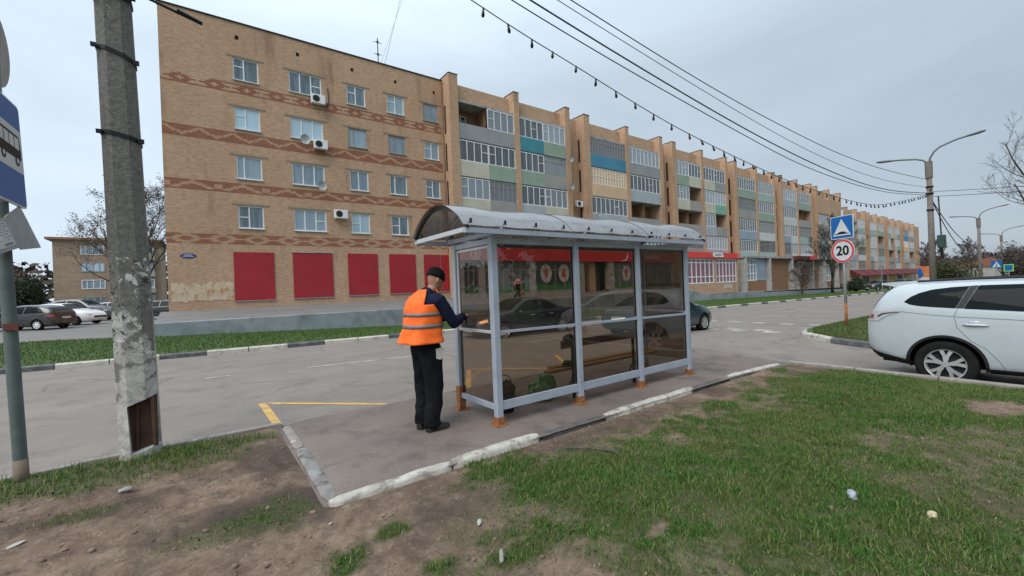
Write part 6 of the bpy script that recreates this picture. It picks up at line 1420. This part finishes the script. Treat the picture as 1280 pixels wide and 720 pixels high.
def bush(label, base, rx, ry, rz, n, leafm, size, seed=1, name='shrub', cat='shrub', lobes=9, group=None, trunk=True):
    rng = random.Random(seed); root = thing(name, label, cat, base, group); L = []
    for _ in range(lobes):
        t_ = rng.uniform(0, 2*math.pi); q = rng.uniform(.1, .75); L.append((base[0]+rx*q*math.cos(t_), base[1]+ry*q*math.sin(t_), base[2]+rz*rng.uniform(.3, .85), rng.uniform(.3, .55)))
    mb = MB()
    for i in range(n):
        c = rng.choice(L); v_ = Vector((rng.gauss(0, 1), rng.gauss(0, 1), rng.gauss(0, 1))).normalized()*(rng.random()**.45)*c[3]
        p = Vector((c[0]+v_.x*rx, c[1]+v_.y*ry, max(base[2]+.05, c[2]+v_.z*rz))); s = size*rng.uniform(.5, 1.3)
        a = Vector((rng.gauss(0, 1), rng.gauss(0, 1), rng.gauss(0, 1)+.3)).normalized(); b = a.orthogonal().normalized()
        mb.add([p-a*s, p+b*s*.5, p+a*s, p-b*s*.5], [(0, 1, 2, 3)])
    mb.build('crown', M[leafm], root)
    tw = MB()
    for i in range(10 if trunk else 16):
        c = rng.choice(L); tw.tube([(base[0]+rng.uniform(-.1, .1)*rx, base[1]+rng.uniform(-.1, .1)*ry, base[2]-.1), ((base[0]+c[0])/2, (base[1]+c[1])/2, base[2]+(c[2]-base[2])*.6), (c[0], c[1], c[2]+rz*.2)], [rz*.03, rz*.02, rz*.008], 5)
    tw.build('trunk', M['bark'], root, True); return root
def at(px, depth, z=None):
    d = f + r2*((px-640)/529.69); p = Vector((0, 0, H)) + d*depth; return (p.x, p.y, 0.0 if z is None else z)
bare_tree('tall bare tree with thin dark twigs between the concrete pole and the brick wall', at(188, 46, .2), 16, .42, 4, 'bark2', 'twig', 1, levels=4, dens_=1.12, minr=.011)
bare_tree('spreading tree with sparse dry leaves before the pale block at the left', at(150, 50, .2), 13, .62, 11, 'bark2', 'twigp', 1, lean=(-.12, .02), levels=4, dens_=.9, minr=.011)
bush('dark evergreen bush at the left edge behind the parked cars', at(38, 60, .2), 3.2, 3, 4.6, 5200, 'dgreen', .22, 3)
bush('brownish bare bush at the far left, taller than the evergreen beside it', at(8, 66, .2), 4.5, 3, 6.5, 4200, 'brownbush', .2, 5)
bare_tree('large bare tree reaching into the frame at the right edge beyond the white car', (40.3, .3, -.3), 14, .62, 21, 'bark', 'twig', 0, levels=4, dens_=.98, minr=.008, first=.16)
bare_tree('dark bare street tree in front of the second block, right behind the speed sign', (71.5, 21.6, -.75), 11.5, .5, 31, 'bark', 'twig', 0, levels=4, dens_=1.0, minr=.016, first=.12)
bare_tree('slim bare tree with tangled low branches before the brown passage walls', (66.0, 23.4, -.7), 5.0, .75, 37, 'bark', 'twigr', 0, levels=4, minr=.014, first=.08)
bush('low dark clipped shrub beside the street tree before the second block', (78, 20.6, -.85), 2.6, 1.6, 1.7, 1500, 'dgreen', .16, 9)
bare_tree('bare reddish tree behind the nearest street lamp pole', at(1168, 95, -1.2), 11, .65, 41, 'bark', 'twigr', 0, levels=4, minr=.028, first=.15)
bush('olive brown bush right of the nearest street lamp pole', at(1192, 72, -1.0), 4.4, 4, 4.2, 3400, 'olive', .20, 12)
bare_tree('pale bare tree between the first and second street lamps', at(1216, 125, -1.4), 13, .62, 43, 'bark2', 'twigr', 0, levels=4, minr=.032)
bush('dark brown tall thicket under the farthest street lamp', at(1264, 80, -1.0), 5.2, 4, 6.4, 4200, 'brownbush', .18, 15)
bush('brown thicket at the right edge under the large bare tree', at(1282, 60, -.7), 4.0, 3, 5.0, 3200, 'brownbush', .15, 18)
for k, (px_, dp, hh, sd) in enumerate(((1128, 190, 11, 51), (1150, 170, 12, 52), (1182, 180, 12, 53), (1205, 210, 11, 54), (1232, 190, 12, 55))):
    bare_tree(('bare background tree at the end of the second block', 'bare background tree above the orange billboard', 'bare background tree above the olive bush', 'bare background tree left of the second street lamp', 'bare background tree above the red roofed house')[k], at(px_, dp, -2), hh, .6, sd, 'bark2', 'twigr', 0, levels=3, dens_=1.25, minr=.05, group='trees at the end of the street')
# trees behind the viewer, seen only as dark reflections in the shelter panels
for k, (x, y, hh) in enumerate(((23, -9.5, 9), (30, -12, 11), (17.5, -9.5, 8), (26, -21, 12), (38, -9, 9))):
    bush(('broad dark evergreen opposite the shelter', 'tallest dark evergreen opposite the shelter', 'small dark evergreen nearest the side road', 'evergreen far back across the lawn', 'evergreen farthest along the side lawn')[k], (x, y, -.1), hh*.42, hh*.42, hh, 2600, 'dgreen', .5, 60+k, 'evergreen_tree', 'tree', 14, 'evergreens across the side road')
# the wood that closes the view
def far_wood(label, pts, hh, n, seed, leafm):
    rng = random.Random(seed); mb = MB()
    for i in range(n):
        q = rng.random(); k = q*(len(pts)-1); i0 = min(int(k), len(pts)-2); a, b = Vector(pts[i0]), Vector(pts[i0+1]); p = a.lerp(b, k-i0)
        top_ = hh*(.55+.45*float(fbm(q*26+seed, 3.3, 3))*1.5); p = p+Vector((rng.gauss(0, 6), rng.gauss(0, 6), top_*rng.random()**.7)); s = rng.uniform(.5, 1.2)
        a_ = Vector((rng.gauss(0, 1), rng.gauss(0, 1), rng.gauss(0, 1))).normalized(); b_ = a_.orthogonal(); mb.add([p-a_*s, p+b_*s*.5, p+a_*s, p-b_*s*.5], [(0, 1, 2, 3)])
    return tag(mb.build('far_wood', M[leafm], None), label, 'wood', kind='stuff')
far_wood('distant brown wood closing the street at the right', [(260, 55, -4), (300, 25, -4), (300, -30, -4), (260, -120, -4)], 13, 9000, 3, 'brownbush')
far_wood('distant dark wood behind the parking ground at the left', [(-120, 150, 0), (-60, 150, 0), (20, 150, 0)], 12, 6000, 5, 'brownbush')
# ------------------------------------------------------------------ small far things
hs = thing('house', 'small house with a reddish roof far off between the street lamps', 'house', (150, 12, -1.8)); hx_, hy_, _ = at(1240, 150)
mb = MB(); mb.box(hx_-7, hx_+7, hy_-9, hy_+9, -2, 2.6); mb.build('wall', M['s_conc'], hs)
mb = MB(); mb.prism([(-9.6, 2.6), (9.6, 2.6), (0, 5.6)], lambda a, b_, d: (hx_-7.5+d, hy_+a, b_), 15); mb.build('roof', pm('red_roof', (.24, .09, .06), .8), hs)
bx_, by_, _ = at(1159, 41); bb = thing('billboard', 'orange and blue billboard beside the nearest street lamp', 'billboard', (bx_, by_, -.5))
F = face(bx_, by_, 0, 30)
mb = MB(); mb.prism([(-.75, .75), (.75, .75), (.75, 2.1), (-.75, 2.1)], F, .05); p_ = mb.build('panel', pm('orange_poster', (.55, .13, .05), .5, (.6, .25, .1), 2), bb)
mb = MB(); mb.prism([(-.74, .9), (-.2, 1.2), (-.45, 1.9), (-.74, 1.95)], lambda a, b_, d: F(a, b_, .051+d), .004); mb.build('blue_shape', M['signblue'], p_)
mb = MB(); mb.prism([(-.74, .76), (.74, .76), (.3, 1.0), (-.3, 1.02)], lambda a, b_, d: F(a, b_, .051+d), .003); mb.build('pale_shape', M['signwhite'], p_)
for s in (-.6, .6): q = F(s, 0, -.03); mb = MB(); mb.tube([(q[0], q[1], -.7), (q[0], q[1], .8)], .04, 6); mb.build('post', M['metal'], bb)
cx_, cy_, _ = at(1247, 46); cs = thing('road_sign', 'blue pedestrian crossing sign far along the street near the second lamp', 'road sign', (cx_, cy_, -.8)); F2 = face(cx_, cy_, 0, 14)
mb = MB(); mb.tube([(cx_+.05, cy_, -.9), (cx_+.05, cy_, 2.5)], .045, 8); mb.build('pole', M['metal'], cs)
mb = MB(); mb.prism(rrect(-.42, .42, 1.65, 2.45, .04), F2, .03); q = mb.build('plate', M['signblue'], cs)
mb = MB(); mb.prism([(-.33, 1.74), (.33, 1.74), (0, 2.36)], lambda a, b_, d: F2(a, b_, .031+d), .003); w_ = mb.build('white_triangle', M['signwhite'], q)
mb = MB(); mb.tube([F2(0, 2.1, .04), F2(.01, 1.93, .04), F2(-.1, 1.78, .04)], .028, 5); mb.tube([F2(.01, 1.93, .04), F2(.1, 1.78, .04)], .025, 5); mb.sphere(F2(0, 2.15, .04), .03, .04, .04, 8, 5); mb.build('walker_symbol', M['black'], w_)
gx_, gy_, _ = at(1262, 50); F3 = face(gx_, gy_, 0, 16); gsn = thing('road_sign', 'yellow green bordered crossing sign at the far right', 'road sign', (gx_, gy_, -.8))
mb = MB(); mb.tube([(gx_+.05, gy_, -.9), (gx_+.05, gy_, 2.0)], .045, 8); mb.build('pole', M['metal'], gsn)
mb = MB(); mb.prism(rrect(-.42, .42, 1.2, 2.05, .03), F3, .03); q = mb.build('plate', pm('lime_border', (.25, .62, .12), .4), gsn); mb = MB(); mb.prism(rrect(-.32, .32, 1.3, 1.95, .02), lambda a, b_, d: F3(a, b_, .031+d), .003); mb.build('blue_field', M['signblue'], q)
kx_, ky_, _ = at(1103, 52); ks_ = thing('road_sign', 'round road sign seen from behind on a thin grey pole across the street', 'road sign', (kx_, ky_, -.8))
mb = MB(); mb.tube([(kx_, ky_, -.9), (kx_, ky_, 2.6)], .035, 8); mb.build('pole', M['metal'], ks_); F4 = face(kx_, ky_, 0, 20)
mb = MB(); mb.prism([(.34*math.cos(2*math.pi*k/24), 2.3+.34*math.sin(2*math.pi*k/24)) for k in range(24)], lambda a, b_, d: F4(a, b_, d+.04), .02); mb.build('round_plate', M['metal'], ks_)
# ------------------------------------------------------------------ grass
def blades(name, P, h, w, label, c1, c2, c3, leanamt=.55):
    N = len(P); az_ = NR.random(N)*2*np.pi; tx, ty = np.cos(az_), np.sin(az_); la = NR.random(N)*2*np.pi; ln = leanamt*h*NR.random(N)
    V = np.zeros((N, 5, 3)); lx, ly = np.cos(la)*ln, np.sin(la)*ln
    for k, (s, ww, zz, lf) in enumerate(((-1, 1, 0, 0), (1, 1, 0, 0), (-1, .7, .55, .4), (1, .7, .55, .4), (0, 0, 1, 1))):
        V[:, k, 0] = P[:, 0]+s*tx*w*ww/2+lx*lf; V[:, k, 1] = P[:, 1]+s*ty*w*ww/2+ly*lf; V[:, k, 2] = P[:, 2]-.004+h*zz*np.sqrt(np.maximum(.2, 1-(ln/h*lf)**2*.6))
    i = np.arange(N)*5; F = np.stack([i, i+1, i+3, i+2, i+2, i+3, i+4], -1).ravel().astype(np.int32)
    st = np.stack([np.arange(N)*7, np.arange(N)*7+4], -1).ravel().astype(np.int32)
    me = bpy.data.meshes.new(name); me.vertices.add(5*N); me.vertices.foreach_set('co', V.ravel()); me.loops.add(7*N); me.loops.foreach_set('vertex_index', F); me.polygons.add(2*N); me.polygons.foreach_set('loop_start', st); me.update(calc_edges=True)
    m, t, b, o = nodes(name+'_blades'); gi = t.nodes.new('ShaderNodeNewGeometry'); rp = gi.outputs['Random Per Island']
    n1 = ramp(t, noise(t, gi.outputs['Position'], 1.3, 4, .6), .38, .66)
    n2_ = ramp(t, noise(t, gi.outputs['Position'], 2.6, 5, .7), .40, .64)
    cA = mixc(t, n2_, mixc(t, rp, c1, c2), mixc(t, rp, tuple(x*.62 for x in c1), tuple(x*.72 for x in c2))); cB = mixc(t, ramp(t, rp, .72, .80), cA, c3); t.links.new(mixc(t, n1, cB, mixc(t, .45, cB, c3)), b.inputs['Base Color'])
    b.inputs['Roughness'].default_value = .65; b.inputs['Specular IOR Level'].default_value = .25; b.inputs['Subsurface Weight'].default_value = 0
    me.materials.append(m); ob = bpy.data.objects.new(name, me); COL.objects.link(ob); return tag(ob, label, 'grass', kind='stuff')
def near_pts(N, fn):
    x, y = NR.uniform(-3.2, 8.64, N), NR.uniform(.1, 5.72, N); d = dens(x, y); k = (NR.random(N) < fn(x, y, d))*(~((x > .6)*(y > 3.28)*(x < 9))); return x[k], y[k], d[k]
px_, py_, dn = near_pts(1150000, lambda x, y, d: np.clip(d, 0, 1.1)*.62*(.45+1.1*vnoise(x*30, y*30))+.004)
n_ = len(px_); hN = .82*(.012+.026*NR.random(n_)+.022*NR.random(n_)**3)*(.6+.65*np.clip(dn, 0, 1.2))*(.6+.9*fbm(px_*2.7+50, py_*2.7+9, 3))
vg = (px_ < .6)*(py_ > 4.6); hN = np.where(vg, hN*1.0+.09*NR.random(n_)**6, hN)
ms_ = (px_ < 1.1)*(py_ > 2.9)*(py_ < 4.6); hN = np.where(ms_, hN*.7, hN)
blades('lawn_grass', np.stack([px_, py_, lawn_z(px_, py_)], -1), hN, .0034+.003*NR.random(n_), 'patchy green lawn grass in the foreground with bare muddy places', (.026, .105, .013), (.078, .185, .028), (.19, .20, .07), .95)
px_, py_, dn = near_pts(60000, lambda x, y, d: np.clip(d-.15, 0, 1)*.55*(vnoise(x*5+3, y*5+1) > .5)+.01*(d > .05))
n_ = len(px_); blades('lawn_weeds', np.stack([px_, py_, lawn_z(px_, py_)+.004], -1), .012+.016*NR.random(n_), .010+.012*NR.random(n_), 'low broad leaved weeds and clover spread through the lawn', (.026, .09, .014), (.07, .15, .034), (.13, .15, .05), 1.3)
px_, py_, dn = near_pts(90000, lambda x, y, d: .08+.15*np.clip(d, 0, .6)*(vnoise(x*3+13, y*3+11) > .5))
n_ = len(px_); blades('dead_grass', np.stack([px_, py_, lawn_z(px_, py_)+.002], -1), .010+.022*NR.random(n_), .003+.002*NR.random(n_), 'flattened pale dead grass mixed into the lawn and mud', (.30, .24, .15), (.17, .13, .085), (.36, .30, .20), 1.6)
N = 150000; vx = np.concatenate([NR.uniform(-16, 14, N//2), 14+NR.random(N//2)**1.5*60]); vyt = NR.random(len(vx)); lo_ = ky(vx)+.17; hi_ = np.array([verge_end(float(x)) for x in vx])-.03
vy = lo_+(hi_-lo_)*vyt; vzz = np.array([vz(float(a), 0, float(b)) for a, b in zip(vx, vyt)])
blades('verge_grass', np.stack([vx, vy, vzz], -1), (.03+.055*NR.random(len(vx))), .018, 'strip of short green grass between the far kerb and the low wall', (.042, .125, .016), (.075, .165, .028), (.12, .15, .05), .7)
N = 60000; ix = 12.98+NR.random(N)**1.6*28; iy = np.array([isl_hi(float(x)) for x in ix])-.15-NR.random(N)**1.4*7
blades('island_grass', np.stack([ix, iy, G(ix, iy)+.128], -1), .04+.06*NR.random(N), .012, 'grass on the kerbed island around the speed sign', (.042, .105, .018), (.075, .135, .03), (.16, .15, .065), .7)
# ------------------------------------------------------------------ litter and clods
def lz(x, y): return float(lawn_z(np.array([x]), np.array([y]))[0])
rng = random.Random(12)
mb = MB()
for i in range(3600):
    x, y = rng.uniform(-2.2, 8.2), rng.uniform(.3, 5.5)
    if x > .6 and y > 3.2: continue
    if rng.random() < float(dens(np.array([x]), np.array([y]))[0])*.9: continue
    s = rng.choice((.003, .004, .004, .005, .006, .008, .012, .018))*rng.uniform(.7, 1.3); z = lz(x, y)
    rg = [[(x+s*k*math.cos(2*math.pi*j/6+i)*rng.uniform(.8, 1.2), y+s*k*.8*math.sin(2*math.pi*j/6+i)*rng.uniform(.8, 1.2), z+s*h_) for j in range(6)] for k, h_ in ((.9, -.3), (1, .2), (.5, .6))]; mb.rings(rg)
tag(mb.build('clods', pm('earth_clods', (.23, .165, .122), .95, (.12, .085, .062), 3, 0, world=True), None, True), 'scattered crumbs of earth and gravel over the bare ground', 'gravel', kind='stuff')
mb = MB()
for i in range(900):
    x, y = rng.uniform(-2.2, 8.4), rng.uniform(.3, 5.5)
    if x > .6 and y > 3.2: continue
    z = lz(x, y)+.01; L_ = rng.uniform(.02, .08); a = rng.uniform(0, 6.28); mb.tube([(x, y, z), (x+L_*.5*math.cos(a), y+L_*.5*math.sin(a), z+rng.uniform(0, .012)), (x+L_*math.cos(a+.3), y+L_*math.sin(a+.3), z)], .0013, 3)
tag(mb.build('straw', leafmat('dead_straw', (.26, .20, .13), (.10, .075, .05)), None), 'dry stalks and straw scattered over the foreground soil', 'straw', kind='stuff')
def stick(label, pts, rad, mat):
    mb = MB(); P = [(x, y, lz(x, y)+.012+rad+dz) for x, y, dz in pts]; mb.tube(P, [rad*(1-.4*i/len(P)) for i in range(len(P))], 7)
    return mb, label, mat
mb, lb, mt_ = stick('forked dry stick lying on the mud near the lawn edge', [(2.62, 2.86, 0), (2.75, 2.72, .004), (2.86, 2.6, .0), (2.98, 2.45, .0)], .008, 0)
mb.tube([(2.86, 2.6, lz(2.86, 2.6)+.02), (2.84, 2.46, lz(2.84, 2.46)+.04), (2.82, 2.38, lz(2.82, 2.38)+.02)], [.007, .006, .004], 6); tag(mb.build('stick', M['bark2'], None, True), lb, 'stick')
def flake(name, label, cat, x, y, rx, ry, rz, mat, seed, rot=0):
    o = blob(name, label, cat, (0, 0, 0), rx, ry, rz, mat, .5, 7, seed, 14, 9); o.location = (x, y, lz(x, y)+rz*.5+.006); o.rotation_euler = (R(4), R(-6), rot); return o
flake('scrap', 'crumpled bluish grey scrap lying in the lawn at the right', 'litter', 3.52, 1.0, .05, .03, .022, pm('grey_scrap', (.33, .36, .41), .6), 3, .4)
flake('stone', 'pale yellowish stone lying in the lawn at the right', 'stone', 3.6, .62, .035, .024, .02, pm('yellow_stone', (.52, .44, .27), .8), 5)
flake('scrap', 'upright pale grey shard sticking out of the mud at the bottom centre', 'litter', 1.30, 1.98, .028, .016, .045, pm('pale_shard', (.33, .32, .28), .8), 6, 1.0)
flake('scrap', 'small white paper scrap on the mud left of the lush grass', 'litter', 1.39, 2.36, .026, .014, .008, pm('white_scrap', (.42, .40, .37), .7), 7, .8)
flake('scrap', 'thin white scrap at the left edge of the picture on bare soil', 'litter', -1.02, 4.12, .045, .018, .008, M['lconc'], 8, .5)
flake('scrap', 'tiny white bit on the mud under the corner kerb stone', 'litter', .63, 2.98, .014, .008, .006, M['lconc'], 9, .2)
flake('stone', 'small stone on the bare soil beside the concrete pole', 'stone', -.55, 4.62, .045, .03, .016, M['lconc'], 10)
